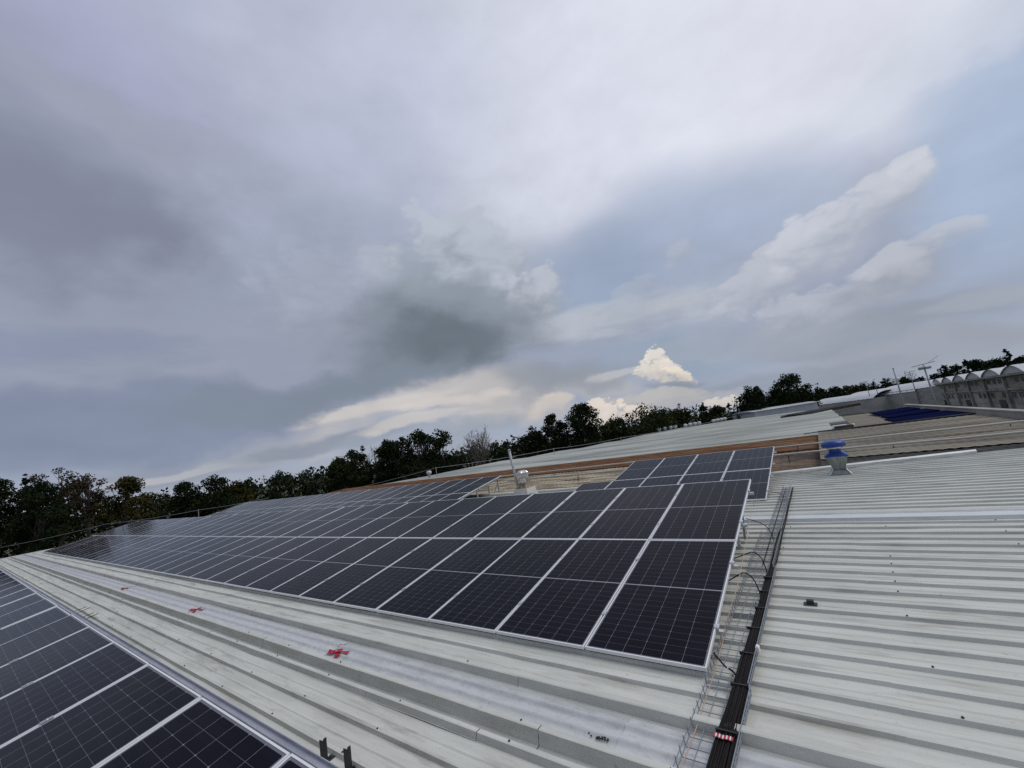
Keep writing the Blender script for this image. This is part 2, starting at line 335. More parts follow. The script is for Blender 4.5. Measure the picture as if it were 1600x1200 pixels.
M['conc'] = mat('stained_concrete', (.3, .295, .275), .88, c2=(.2, .195, .175), scale=(.3, .3, .8), nscale=1.0, detail=9, c3=(.07, .068, .06), s3=(.35, .35, .12), n3=1.5, lo3=.55, hi3=.75, amt3=.8)
M['conc_d'] = mat('grimy_block_wall', (.37, .36, .335), .9, c2=(.28, .27, .25), scale=(.3, .3, .6), nscale=.8, detail=9, c3=(.09, .085, .08), s3=(.2, .2, .1), n3=1.2, amt3=.35)
M['conc_b'] = mat('buff_block_wall', (.29, .26, .215), .9, c2=(.22, .2, .17), scale=(.3, .3, .6), nscale=.8, detail=9)
M['wglass'] = mat('dark_window_glass', (.015, .018, .02), .12, 0, .6)
M['vault'] = mat('white_vault_sheeting', (.52, .54, .56), .5, .0, c2=(.43, .45, .47), scale=(.1, 1, 1), nscale=1.5)
M['vault_end'] = mat('grey_vault_end_panel', (.46, .47, .48), .6, c2=(.38, .39, .4), nscale=.5)
M['whitewall'] = mat('white_shed_wall', (.5, .52, .55), .8, c2=(.42, .44, .47), nscale=.4)
M['pole'] = mat('grey_pole_steel', (.34, .35, .36), .5, .3)
M['pipe'] = mat('grey_plastic_pipe', (.42, .43, .44), .45, c2=(.33, .34, .35), nscale=3)
M['palepipe'] = mat('pale_conduit', (.5, .49, .44), .6)
M['grass'] = mat('rough_grass', (.03, .045, .014), .95, c2=(.05, .055, .022), nscale=.15, detail=8)
M['bark'] = mat('dark_bark', (.05, .04, .03), .9, c2=(.09, .075, .06), scale=(3, 3, .6), nscale=3)
M['bark_p'] = mat('pale_grey_bark', (.16, .14, .12), .9, c2=(.1, .085, .07), scale=(3, 3, .6), nscale=2)
M['screw'] = mat('dark_screw_head', (.06, .06, .055), .5, .4)
M['plume'] = mat('dark_debris', (.05, .04, .03), .9)
def leafmat(name, c1, c2, trans=.12):
    mt, N, L, B = nodes(name)
    g = N.new('ShaderNodeNewGeometry'); oi = N.new('ShaderNodeObjectInfo')
    tc = N.new('ShaderNodeTexCoord'); nz = N.new('ShaderNodeTexNoise'); nz.inputs['Scale'].default_value = .45; nz.inputs['Detail'].default_value = 3; L.new(tc.outputs['Object'], nz.inputs[0])
    a = N.new('ShaderNodeMath'); a.operation = 'MULTIPLY_ADD'; L.new(g.outputs['Random Per Island'], a.inputs[0]); a.inputs[1].default_value = .35
    b = N.new('ShaderNodeMath'); b.operation = 'MULTIPLY_ADD'; L.new(nz.outputs[0], b.inputs[0]); b.inputs[1].default_value = 1.9; b.inputs[2].default_value = -.75; L.new(b.outputs[0], a.inputs[2])
    mx = N.new('ShaderNodeMix'); mx.data_type = 'RGBA'; mx.clamp_factor = True; L.new(a.outputs[0], mx.inputs[0]); mx.inputs[6].default_value = (*c1, 1); mx.inputs[7].default_value = (*c2, 1)
    L.new(mx.outputs[2], B.inputs['Base Color']); B.inputs['Roughness'].default_value = .8; B.inputs['Specular IOR Level'].default_value = .03
    B.inputs['Transmission Weight'].default_value = 0
    return mt
M['leaf_dark'] = leafmat('dark_green_leaves', (.010, .016, .008), (.030, .042, .016))
M['leaf_mid'] = leafmat('green_leaves', (.017, .026, .011), (.06, .068, .024))
M['leaf_olive'] = leafmat('olive_leaves', (.03, .032, .012), (.08, .068, .025))
M['leaf_brown'] = leafmat('brownish_leaves', (.03, .024, .014), (.075, .055, .03))
M['leaf_hazed'] = leafmat('haze_tinted_leaves', (.022, .034, .032), (.045, .06, .055))  # blue fade of distant haze put into the leaf colour
M['twig'] = leafmat('grey_twigs', (.10, .085, .07), (.2, .17, .145))

grime(M['cap'], (.2, .19, .15), 16, .62, .74, .55); grime(M['sky_light'], (.33, .33, .3), 22, .55, .72, .5); grime(M['sky_dusty'], (.3, .3, .27), 18, .55, .7, .5)
grime(M['ac_rust'], (.05, .025, .014), 3, .5, .62, .8, (.3, 1.6, 1)); grime(M['ac_white'], (.13, .125, .1), 6, .56, .68, .6, (.08, 1, 1)); grime(M['ac_grey'], (.34, .33, .29), 5, .55, .66, .5, (.1, 1, 1))
# ------------------------------------------------------------------ solar cell glass (6 x 24 half cells)
PW, PL = 1.179, 2.369  # panel size and array positions enlarged about the camera
def cellmat():
    mt, N, L, B = nodes('solar_cells')
    tc = N.new('ShaderNodeTexCoord'); sp = N.new('ShaderNodeSeparateXYZ'); L.new(tc.outputs['Object'], sp.inputs[0])
    def ma(op, a, b=None, c=None):
        n = N.new('ShaderNodeMath'); n.operation = op
        for i, s in enumerate((a, b, c)):
            if s is None: continue
            if isinstance(s, (int, float)): n.inputs[i].default_value = s
            else: L.new(s, n.inputs[i])
        return n.outputs[0]
    X, Y = sp.outputs[0], sp.outputs[1]
    mx, my, gap = .024, .024, .016
    pcx = (PW-2*mx)/6; half = (PL/2-my-gap/2); pcy = half/12
    xs = ma('SUBTRACT', X, mx)
    yy = ma('SUBTRACT', ma('ABSOLUTE', ma('SUBTRACT', Y, PL/2)), gap/2)      # 0 at the mid gap, mirrored
    def dist(v, p):                                                     # distance to the nearest multiple of p
        return ma('MULTIPLY', ma('PINGPONG', v, p/2), 1.)
    dx = dist(xs, pcx); dy = dist(yy, pcy); dy2 = dist(yy, 2*pcy)
    lx = ma('MULTIPLY', ma('LESS_THAN', dx, .0013), .8); ly = ma('MULTIPLY', ma('LESS_THAN', dy, .0010), .36)
    dia = ma('MULTIPLY', ma('LESS_THAN', ma('ADD', dx, dy2), .0072), .8)
    g1 = ma('LESS_THAN', yy, 0.); g2 = ma('GREATER_THAN', yy, half); g3 = ma('LESS_THAN', xs, 0.); g4 = ma('GREATER_THAN', xs, PW-2*mx)
    bus = ma('MULTIPLY', ma('LESS_THAN', dist(xs, pcx/10), .0005), .10)
    line = bus
    for q in (lx, ly, dia, g1, ma('MULTIPLY', g2, .5), ma('MULTIPLY', g3, .5), ma('MULTIPLY', g4, .5)): line = ma('MAXIMUM', line, q)
    # each cell a hair different
    fl = N.new('ShaderNodeCombineXYZ'); L.new(ma('FLOOR', ma('DIVIDE', xs, pcx)), fl.inputs[0]); L.new(ma('FLOOR', ma('DIVIDE', Y, pcy)), fl.inputs[1])
    oi = N.new('ShaderNodeObjectInfo'); L.new(oi.outputs['Random'], fl.inputs[2])
    wn = N.new('ShaderNodeTexWhiteNoise'); L.new(fl.outputs[0], wn.inputs[0])
    m1 = N.new('ShaderNodeMix'); m1.data_type = 'RGBA'; L.new(wn.outputs['Value'], m1.inputs[0]); m1.inputs[6].default_value = (.0028, .003, .0075, 1); m1.inputs[7].default_value = (.0048, .005, .0115, 1)
    m2 = N.new('ShaderNodeMix'); m2.data_type = 'RGBA'; L.new(line, m2.inputs[0]); L.new(m1.outputs[2], m2.inputs[6]); m2.inputs[7].default_value = (.31, .32, .35, 1)
    # thin film of dust
    nz = N.new('ShaderNodeTexNoise'); nz.inputs['Scale'].default_value = 2.2; nz.inputs['Detail'].default_value = 8; nz.inputs['Roughness'].default_value = .65
    ad = N.new('ShaderNodeVectorMath'); L.new(tc.outputs['Object'], ad.inputs[0]); cb = N.new('ShaderNodeCombineXYZ'); L.new(ma('MULTIPLY', oi.outputs['Random'], 40.), cb.inputs[2]); L.new(cb.outputs[0], ad.inputs[1]); L.new(ad.outputs[0], nz.inputs[0])
    m3 = N.new('ShaderNodeMix'); m3.data_type = 'RGBA'; L.new(ma('MULTIPLY', nz.outputs[0], .008), m3.inputs[0]); L.new(m2.outputs[2], m3.inputs[6]); m3.inputs[7].default_value = (.32, .31, .3, 1)
    L.new(m3.outputs[2], B.inputs['Base Color'])
    L.new(ma('MULTIPLY_ADD', nz.outputs[0], .14, .03), B.inputs['Roughness']); B.inputs['IOR'].default_value = 1.13; B.inputs['Specular IOR Level'].default_value = .5
    return mt
M['cells'] = cellmat()

# ------------------------------------------------------------------ ground
MB().quad((-1500, -1500, 0), (1500, -1500, 0), (1500, 1500, 0), (-1500, 1500, 0)).build('ground', M['grass'])
bpy.data.objects['ground']['kind'] = 'structure'
tag(MB().prism([(-48.5, -8), (20, -8), (20, 62), (-46, 30)], .004, .02).build('yard_paving', M['conc_d']), kind='structure')

# ------------------------------------------------------------------ the warehouse we stand on
RZ = CAMZ-2.256                       # pan level of the ribbed roof; roof and tray coordinates scaled about the camera
X0, X1 = -45.2, 14.4
bld = thing('warehouse', 'ribbed pale grey metal roofed warehouse carrying the solar panels', 'building')
def rib(yf, h=.032, top=.034, s=.013):
    return [(yf-s, 0), (yf, h), (yf+top, h), (yf+top+s, 0)]
def stiff(y): return [(y-.016, 0), (y, .007), (y+.016, 0)]
def profile(ribs, y0, y1):
    pr = [(y0, 0)]
    for r in sorted(ribs):
        if r+.14 > y1: break
        pr += rib(r)
        if r+.17+.02 < y1 and r+.25 < y1: pr += stiff(r+.16)
    pr.append((y1, 0)); return pr
def sheet(mb, prof, xs, zoff=0., yend=None):
    n0 = len(mb.v); k = len(prof)
    for i, (x, dz) in enumerate(xs):
        for (y, z) in prof:
            w = .0022*math.sin(x*1.7+y*9.1)+.0018*math.sin(x*3.9-y*5.3)+.0015*math.sin(x*.6+y*2)
            mb.v.append((x, y if yend is None else min(y, yend(x)+.0001*y), RZ+z+zoff+dz+(w if z < .03 else w*.5)))
    for i in range(len(xs)-1):
        for j in range(k-1):
            a = n0+i*k+j; mb.f.append((a, a+k, a+k+1, a+1))
LAPS = [-41.2, -34.4, -27.5, -20.4, -13.6, -6.7, -.0, 7.]
def xcols():
    c = []; x = X0
    while x < X1+.01: c.append((x, 0)); x += .75
    c[-1] = (X1, 0)
    out = []
    for x, _ in c:
        n = sum(1 for l in LAPS if l < x); out.append((x, -.0022*(n % 2)))
    for l in LAPS:
        n = sum(1 for q in LAPS if q < l); out.append((l, -.0022*(n % 2))); out.append((l+.0015, -.0022*((n+1) % 2)))
    return sorted(out)
XC = xcols()
def yedge(x): return 15.34 if x < -1.645 else 15.34+(x+1.645)*.285
ribsN = [3.668+.3085*k for k in range(19)]
ribsB = [10.02+.3068*k for k in range(40)]
ribsF = [2.233-.3068*k for k in range(26)]
mb = MB(); sheet(mb, [(3.37, 0)]+profile(ribsN, 3.385, 9.475), XC); mb.build('metal_roof', M['roof'], bld)
mb = MB()
prof = profile(ribsB, 9.83, 20.0)
xl = [c for c in XC if c[0] < -1.6]; xl.append((-1.6, xl[-1][1]))
sheet(mb, [q for q in prof if q[0] < 15.34]+[(15.34, 0)], xl)
# right of the ventilator the sheets run on under a skewed edge
xr = [(-1.6, xl[-1][1])]+[c for c in XC if c[0] > -1.59]
n0 = len(mb.v)
sheet(mb, prof, xr, 0, yedge)
mb.build('metal_roof', M['roof'], bld)
mb = MB(); sheet(mb, profile(ribsF, -6.6, 2.527), XC); mb.build('metal_roof', M['roof'], bld)
# smooth cover strip between the two roof fields
mb = MB(); sheet(mb, [(9.412, .001), (9.437, .058), (9.47, .062), (9.494, .028), (9.795, .036), (9.823, .064), (9.86, .064), (9.88, .01)], XC); mb.build('cover_strip', M['flash'], bld)
# flashing upstand over the skylight (far side) and tall rib covers (near side), in lapped lengths
def caps(name, prof, length, mt, x0=X0, gap=.004, ofs=0.):
    x = x0+ofs; i = 0
    if ofs > 0:
        mb = MB(); capseg(mb, prof, x0, x-gap, 0.); mb.build(name, mt, bld)
    while x < X1:
        xe = min(x+length, X1); mb = MB(); capseg(mb, prof, x, xe-gap, .003*(i % 2)); mb.build(name, mt, bld); x = xe; i += 1
def capseg(mb, prof, xa, xb, dz):
    n0 = len(mb.v); k = len(prof); st = 4
    xs = [xa+(xb-xa)*i/st for i in range(st+1)]
    for x in xs:
        for (y, z) in prof: mb.v.append((x, y, RZ+z+dz+.002*math.sin(x*2.1+y)))
    for i in range(st):
        for j in range(k-1):
            a = n0+i*k+j; mb.f.append((a, a+k, a+k+1, a+1))
caps('rib_cover', [(3.19, -.004), (3.245, .008), (3.262, .08), (3.275, .085), (3.325, .085), (3.35, .01), (3.385, .001)], 5.9, M['cap'], ofs=1.1)
caps('rib_cover', [(2.62, -.002), (2.688, .0), (2.70, .103), (2.712, .106), (2.755, .105), (2.768, .03), (2.797, .012)], 2.35, M['cap'], ofs=.7)
caps('rib_cover', [(2.522, .0), (2.53, .002), (2.545, .052), (2.557, .054), (2.59, .053), (2.605, .012), (2.63, .003)], 2.9, M['cap'], ofs=1.9)
# translucent skylight strip, sheet over sheet
def skyprof():
    pr = []
    for i in range(33):
        y = 2.773+(3.21-2.773)*i/32; z = .006
        for c, h, w in ((2.955, .026, .024), (3.105, .03, .026)): z += h*math.exp(-((y-c)/w)**2)
        pr.append((y, z))
    return pr
seg = [-45.2, -36.7, -29.6, -23, -16.2, -10.7, -5.7, -1.67, 4.1, 14.4]
for i in range(len(seg)-1):
    a, b = seg[i], seg[i+1]
    mb = MB(); n = max(4, int((b-a)/.8)); up = .006*(i % 2)
    xs = [(a+(b+.09-a)*j/n, up) for j in range(n+1)]
    sheet(mb, skyprof(), xs)
    mb.build('skylight_sheet', M['sky_dusty'] if i in (6, 0, 2) else M['sky_light'], bld, True)
# edge trims, walls
mb = MB(); mb.box(X0-.12, X0+.05, -6.6, 15.3, RZ-.25, RZ+.09); mb.build('verge_trim', M['flash'], bld)
mb = MB(); n0 = 0
fl = [(-.02, .0), (-.03, .085), (.05, .12), (.16, .10), (.22, .0)]
def flashrun(name, pts, mt):
    mb = MB(); k = len(fl)
    for (x, y, z) in pts:
        for (a, h) in fl: mb.v.append((x, y+a, z+h))
    for i in range(len(pts)-1):
        for j in range(k-1):
            a = i*k+j; mb.f.append((a, a+k, a+k+1, a+1))
    mb.f.append(tuple(range(k))); mb.f.append(tuple(range((len(pts)-1)*k+k-1, (len(pts)-1)*k-1, -1)))
    return mb.build(name, mt, bld)
flashrun('ridge_flashing', [(X0, 15.23, RZ), (-13, 15.23, RZ), (-1.645, 15.23, RZ)], M['cap'])
flashrun('ridge_flashing', [(-1.64, 15.25, RZ+.01), (.5, yedge(.5)-.1, RZ+.01), (3.14, yedge(3.14)-.1, RZ+.015)], M['flash'])
mb = MB(); mb.prism([(X0, -6.4), (X1, -6.4), (X1, 19.6), (3.2, 16.6), (-1.645, 15.2), (X0, 15.2)], .03, RZ-.12); mb.build('wall', M['wall'], bld)
# screws along the ribs
mb = MB()
for yr in ribsN+ribsF[:5]+[2.735, 2.572, 3.3]:
    h = {2.735: .107, 2.572: .056, 3.3: .087}.get(yr, .033)
    for k in range(34):
        x = -30+k*1.32+.11*math.sin(yr*40+k*7)
        if yr > 3.5 and x < -1.4: continue
        if random.random() < .35: continue
        c = (x, yr+.017 if h == .033 else yr, RZ+h)
        mb.lathe([(.009, 0), (.009, .004), (.005, .004), (.005, .009)], 6, c)
o = mb.build('roof_screws', M['screw'], bld); o['kind'] = 'stuff'
# red crosses sprayed on the skylight, and a smear of dirt
def cross(px, py, s, name='paint_mark'):
    c = at_z(px, py, -2.232); mb = MB()
    for a, l in ((.55, 1), (2.2, .85)):
        n = 9; pts = []
        for side in (1, -1):
            rng = range(n+1) if side == 1 else range(n, -1, -1)
            for i in rng:
                t = (i/n*2-1)*l*s; wd = (.040+.013*math.sin(i*2.7+a*5))*side
                x = c.x+t*math.cos(a)-wd*math.sin(a); y = 2.975+t*.62*math.sin(a)+wd*math.cos(a)*.8
                z = .012
                for cc, h, w in ((2.955, .026, .024), (3.105, .03, .026)): z += h*math.exp(-((y-cc)/w)**2)
                pts.append((x, y, RZ+z+.0105+(.003 if a < 1 else 0)))
        k = n+1
        for i in range(n): mb.quad(pts[i], pts[i+1], pts[2*k-2-i], pts[2*k-1-i])
        pts2 = pts
    return mb.build(name, M['red'], bld)
cross(532, 1018, .17); cross(310, 952, .20); cross(200, 918, .15)
mb = MB()
for i in range(20):
    x = -1.80+random.gauss(0, .035); y = 2.915+random.gauss(0, .008); s = random.uniform(.002, .008)
    mb.box(x-s, x+s, y-s*.5, y+s*.5, RZ+.012, RZ+.022)
o = mb.build('dirt_patch', M['plume'], bld); o['kind'] = 'stuff'

# ------------------------------------------------------------------ solar panels
def frame_mesh():
    mb = MB(); w, h = .011, .035
    mb.box(0, PW, 0, w, -h, 0); mb.box(0, PW, PL-w, PL, -h, 0); mb.box(0, w, w, PL-w, -h, 0); mb.box(PW-w, PW, w, PL-w, -h, 0)
    return mb.mesh('frame', M['frame'])
def glass_mesh():
    mb = MB(); w = .0112
    mb.box(w, PW-w, w, PL-w, -.0065, -.0015); return mb.mesh('glass', M['cells'])
def clamp_mesh():
    mb = MB(); mb.box(-.021, .021, -.032, .032, .0008, .007); mb.box(-.0085, .0085, -.032, .032, -.04, .0008); mb.lathe([(.007, .007), (.007, .013)], 8)
    return mb.mesh('clamp', M['alu'])
FM, GM, CM = frame_mesh(), glass_mesh(), clamp_mesh()
PITCHX, PITCHY = 1.200, 2.390
def panel(x, y, z, tilt, label, group, clamps):
    j = random.gauss(0, .0016); j2 = random.gauss(0, .0016)
    t = thing('solar_panel', label, 'solar panel', (x-PW, y, z), (tilt+j, j2, 0), group)
    link('frame', FM, t); link('glass', GM, t)
    if clamps:
        for q in (.24, .76): link('clamp', CM, t, (PW+.01, PL*q, 0))
    return t
def array(xr, y, z, tilt, cols, rows, words, group, first=0, near=10):
    for c in cols:
        for r in rows:
            xx = xr-c*PITCHX; yy = y+r*PITCHY*math.cos(tilt); zz = z+r*PITCHY*math.sin(tilt)
            n = c-first+1
            pos = 'at its right end' if n == 1 else ordn(n)+' from the right'
            panel(xx, yy, zz, tilt, f'solar panel in the {words[r]}, {pos}', group, n <= near)
ZL = CAMZ-2.1649
MX, MY = -1.251, 3.943
array(MX, MY, ZL, TILT, range(35), (0, 1), ('near row of the big middle array', 'far row of the big middle array'), 'panels of the large middle array')
BT = .163; BX, BY, BZ = -1.442, 11.46, CAMZ-2.2006
array(BX, BY, BZ, BT, range(4), (0, 1), ('near row of the short array behind', 'far row of the short array behind'), 'panels of the short array behind')
panel(BX-4*PITCHX, BY, BZ, BT, 'lone black solar panel sticking out left of the short array by the blue cowl', 'panels of the short array behind', False)
LX = -13.07
array(LX, BY, BZ, BT, range(25), (0, 1), ('near row of the long far array', 'far row of the long far array'), 'panels of the long far array', near=3)
AX = MX-1.1275; AY0 = MY-2.9072-2*PITCHY*math.cos(TILT)
array(AX, AY0, ZL, TILT, range(-1, 33), (0, 1), ('bottom row of the lower left array', 'top row of the lower left array'), 'panels of the lower left array', first=-1)

# rails under the panels and the triangular frames that hold them up
def rails(xr, xl, y, z, tilt, what, grp):
    for k, s in enumerate((.24*PL, .76*PL, PITCHY+.24*PL, PITCHY+.76*PL)):
        yy = y+s*math.cos(tilt)+.035*math.sin(tilt); zz = z+s*math.sin(tilt)-.0555*math.cos(tilt)
        o = thing('mounting_rail', f'aluminium rail under the {what}, {ORD[k+1]} from the low edge', 'mounting rail', (xl, yy, zz), (tilt, 0, 0), grp)
        L = xr-xl+.07
        mb = MB(); mb.box(0, L, -.02, .02, -.0195, .0195); mb.box(L, L+.004, -.023, .023, -.023, .023); mb.build('rail_bar', M['alu'], o)
        # end clamp gripping the last frame
        mb = MB(); mb.box(L-.066, L-.045, -.02, .02, .02, .056); mb.box(L-.084, L-.045, -.02, .02, .0562, .062); mb.build('end_clamp', M['alu'], o)
def support(x, y, z, tilt, label, grp, brace=True):
    o = thing('support_stand', label, 'mounting frame', (x, y, RZ), (0, 0, 0), grp); h0 = z-RZ
    ln = 2*PITCHY*math.cos(tilt); tt = math.tan(tilt); dz = .035+.041+.028
    mb = MB(); mb.bar((0, 1.0, h0+1.0*tt-dz), (0, ln-.1, h0+(ln-.1)*tt-dz), .045, .05); mb.build('beam', M['alu'], o)
    for f in (.40, .62, .80, .955):
        yy = ln*f; zt = h0+yy*tt-dz-.027
        mb = MB(); mb.box(-.022, .022, yy-.022, yy+.022, .054, zt); mb.box(-.05, .05, yy-.04, yy+.04, .049, .0538); mb.build('leg', M['alu'], o)
    if brace:
        mb = MB(); a = ln*.86; mb.bar((.05, a, .07), (.05, ln*.955, h0+ln*.955*tt-dz-.1), .035, .03); mb.build('brace', M['alu'], o)
    return o
rails(MX, MX-35*PITCHX, MY, ZL, TILT, 'big middle array', 'rails under the large middle array')
rails(BX, BX-4*PITCHX, BY, BZ, BT, 'short array', 'rails under the short array')
rails(LX, LX-25*PITCHX, BY, BZ, BT, 'long far array', 'rails under the long far array')
rails(AX+PITCHX, AX-32*PITCHX, AY0, ZL, TILT, 'lower left array', 'rails under the lower left array')
for (x, y, z, t, nm) in ((MX-.25, MY, ZL, TILT, 'big middle array'), (BX-.3, BY, BZ, BT, 'short array by the blue cowl'), (LX-.12, BY, BZ, BT, 'long far array')):
    support(x, y, z, t, f'aluminium support frame with legs under the right end, {nm}', 'support frames under arrays')
    for k in range(1, 4):
        if nm.startswith('short') and k > 1: break
        support(x-k*2.9, y, z, t, f'aluminium support frame under the {nm}, {ORD[k+1]} from its right end', 'support frames under arrays')
for k in range(4):
    support(AX+.9-k*2.9, AY0, ZL, TILT, f'aluminium support frame under the lower left array, {ORD[k+1]} from its right end', 'support frames under arrays')
# lilac-grey edge channel along the high edge of the lower left array
ae = AY0+2*PITCHY*math.cos(TILT); az = ZL+2*PITCHY*math.sin(TILT)
ch = thing('edge_channel', 'lilac grey aluminium channel along the high edge of the lower left array', 'edge channel', (AX-32*PITCHX, ae, az), (TILT, 0, 0))
L = 33.9*PITCHX
mb = MB(); mb.box(0, L, -.012, .03, -.034, -.028); mb.box(0, L, .030, .034, -.07, -.012); mb.box(0, L, -.006, -.002, -.0275, -.014); mb.build('channel_web', M['rail'], ch)
mb = MB(); mb.box(0, L, .0345, .046, -.07, -.066); mb.build('channel_lip', M['rail'], ch)

# ------------------------------------------------------------------ cable tray, cables, ground wire
TX0, TX1 = -1.208, -.888
def tray(ya, yb, xa, xb, label, rail=True):
    o = thing('cable_tray', label, 'cable tray', (xa, ya, RZ+.052), (0, 0, 0), 'lengths of wire mesh cable tray'); W = xb-xa; L = yb-ya; r = .0034; H = .065
    mb = MB()
    for k in range(5): mb.tube([(W*k/4, 0, 0), (W*k/4, L, 0)], r, 5)
    mb.build('floor_wires', M['galv'], o)
    mb = MB()
    for x, hh in ((-.004, H*.62), (W+.004, H*.45), (W+.005, H*.98)): mb.tube([(x, 0, hh), (x, L, hh)], r*(1.3 if x > 0 else 1), 5)
    mb.build('side_wires', M['galv'], o)
    mb = MB(); n = int(L/.1)
    for i in range(n+1):
        y = .02+i*(L-.04)/n
        mb.tube([(-.004, y, H), (-.001, y, .006), (.006, y, -.0055), (W-.006, y, -.0055), (W+.001, y, .006), (W+.004, y, H)], r, 5)
    mb.build('cross_wires', M['galv'], o)
    for yy in (.06, L*.5): MB().box(.0, W, yy-.018, yy+.018, -.012, -.0088).build('splice_plate', M['galv'], o)
    return o
tray(.9, 3.76, TX0, TX1, 'wire mesh cable tray length with red striped cable tags, nearest the viewer')
tray(3.78, 6.6, TX0-.015, TX1-.02, 'wire mesh cable tray length beside the right end of the large middle array')
tray(6.63, 8.41, TX0-.03, TX1-.06, 'short wire mesh cable tray length where the tray narrows')
tray(8.44, 11.19, -1.152, TX1-.10, 'narrow wire mesh cable tray length crossing the smooth cover strip')
tray(11.22, 12.8, -1.152, TX1-.12, 'farthest wire mesh cable tray length beside the short array')
cb = thing('cable_bundle', 'thick bundle of black cables tied together in the wire tray', 'cables', (TX1, .94, RZ+.06))
def cablerun(x0, x1, y0, y1, z, r, mt, name='cable'):
    n = 30; pts = []; ph = random.random()*6
    for i in range(n+1):
        t = i/n; y = y0+(y1-y0)*t
        x = x0+(x1-x0)*t-.022*(y/10)+.003*math.sin(ph+y*3.1)
        if y < 3.53: x -= .012*(TX1-x)/.12*min(1, (3.53-y)*3)+.004*math.sin(y*4+ph)*0
        pts.append((x-TX1, y-.94, z+.0015*math.sin(ph+y*5)-RZ-.06))
    MB().tube(pts, r, 7).build(name, mt, cb, True)
for k in range(10):
    cablerun(TX1-.018-k*.0112, TX1-.018-k*.0112, .94, 6.35 if k < 8 else (3.71 if k == 9 else 5.26), RZ+.068+.004*(k % 2), .0076, M['cable_b'] if k in (2, 5, 6) else M['cable'])
for k in range(9):
    cablerun(TX1-.026-k*.0112, TX1-.026-k*.0112, .94, 5.92 if k < 6 else 4.32, RZ+.082+.004*((k*5) % 3), .0076, M['cable'] if k % 3 else M['cable_b'])
for k in range(4):
    cablerun(TX1-.02-k*.021, TX1-.025-k*.02, 5.83, 12.7 if k < 2 else 8.65, RZ+.068, .0085, M['cable'])
MB().tube([(-.19, 5.8, .008), (-.2, 8., .008), (-.21, 11.7, .008)], .006, 6).build('cable', M['cable'], cb, True)
for i, y in enumerate((2.4, 3.21, 3.78, 4.28, 4.78, 5.26, 5.73, 6.2)):
    w = .118 if y < 5.0 else .096; xx = -.018-.022*(y/10)
    mb = MB(); mb.box(xx-w-(.008 if y < 3.53 else 0), xx+.012, y-.94-.008, y-.94+.008, .017, .0425)
    mb.build('cable_tie', M['black'], cb)
tg = thing('cable_tag', 'row of red and white striped markers across the black cable bundle', 'cable tag', (TX1-.155, 3.135, RZ+.101))
for k in range(11):
    mb = MB(); x = .01+k*.0112; mb.lathe([(.0048, -.017), (.0054, -.015), (.0054, .015), (.0048, .017)], 8)
    o = mb.build('marker', M['white'] if k % 2 else M['redtag'], tg, True, (x, .003*math.sin(k), .004)); o.rotation_euler = (rad(90), 0, 0)
# leads arching from the array into the tray
def lead(label, pts, r=.0075, lab=False):
    o = thing('panel_lead', label, 'cable', pts[0])
    p = [Vector(q) for q in pts]; sm = []
    for i in range(len(p)-1):
        a, b, c, d = p[max(i-1, 0)], p[i], p[i+1], p[min(i+2, len(p)-1)]
        for k in range(6):
            t = k/6; sm.append(.5*((2*b)+(c-a)*t+(2*a-5*b+4*c-d)*t*t+(3*b-a-3*c+d)*t**3))
    sm.append(p[-1]); sm = [q-p[0] for q in sm]
    MB().tube(sm, r, 7).build('lead_sheath', M['cable'], o, True)
    if lab:
        i = len(sm)//2; MB().tube([sm[i]-(sm[i+1]-sm[i])*.2, sm[i]+(sm[i+1]-sm[i])*1.3], r*1.35, 8).build('wire_label', M['white'], o)
z = RZ
lead('black lead with a white label drooping from the array corner to the tray', [(-1.194, 4.051, z+.17), (-1.147, 4.004, z+.15), (-1.081, 3.920, z+.14), (-1.034, 3.873, z+.15), (-0.996, 3.854, z+.12), (-0.982, 3.760, z+.09)], lab=True)
lead('thick black lead arching over the tray edge, nearer of the two arches', [(-1.335, 5.593, z+.22), (-1.250, 5.640, z+.26), (-1.128, 5.687, z+.31), (-1.034, 5.640, z+.26), (-0.982, 5.546, z+.13), (-0.968, 5.405, z+.095)], .007)
lead('thick black lead arching over the tray edge, farther of the two arches', [(-1.363, 6.439, z+.24), (-1.250, 6.486, z+.27), (-1.128, 6.533, z+.30), (-1.034, 6.467, z+.25), (-0.987, 6.345, z+.13), (-0.968, 6.204, z+.09)], .007)
lead('thin black lead reaching across to the far tray section', [(-1.410, 8.225, z+.36), (-1.278, 8.272, z+.3), (-1.128, 8.178, z+.24), (-1.053, 8.084, z+.12), (-1.034, 7.896, z+.07)], .006)
lead('thin black lead from the short array to the tray end', [(-1.410, 11.656, z+.2), (-1.269, 11.656, z+.16), (-1.128, 11.609, z+.12), (-1.081, 11.468, z+.07)], .006)
# ground wires
gw = tag(MB().tube([(TX0+.03, 0.940, RZ+.072), (TX0+.02, 2.350, RZ+.066), (TX0+.035, 3.196, RZ+.068), (TX0+.02, 4.042, RZ+.07), (TX0+.025, 4.559, RZ+.14)], .0035, 6).build('ground_wire', M['copper'], None, True), 'bare copper ground wire running along the left side of the tray', 'wire')
gw = tag(MB().tube([(-1.15, 4.1, RZ+.2), (-1.119, 5.264, RZ+.36), (-1.119, 6.486, RZ+.58), (-1.147, 7.614, RZ+.79), (-1.166, 7.708, RZ+.66)], .003, 6).build('ground_wire', M['copper'], None, True), 'thin pinkish wire strung along the right edge of the large middle array', 'wire')
dk = thing('cable_clip', 'small white clip gripping the right side of the cable tray', 'clip', (TX1-.012, 4.380, RZ+.06))
mb = MB(); mb.box(-.01, .018, -.03, .03, .012, .058); mb.build('clip_body', M['white'], dk)
mb = MB(); mb.box(-.004, .012, -.02, .02, .0582, .066); mb.build('clip_tab', M['white'], dk)

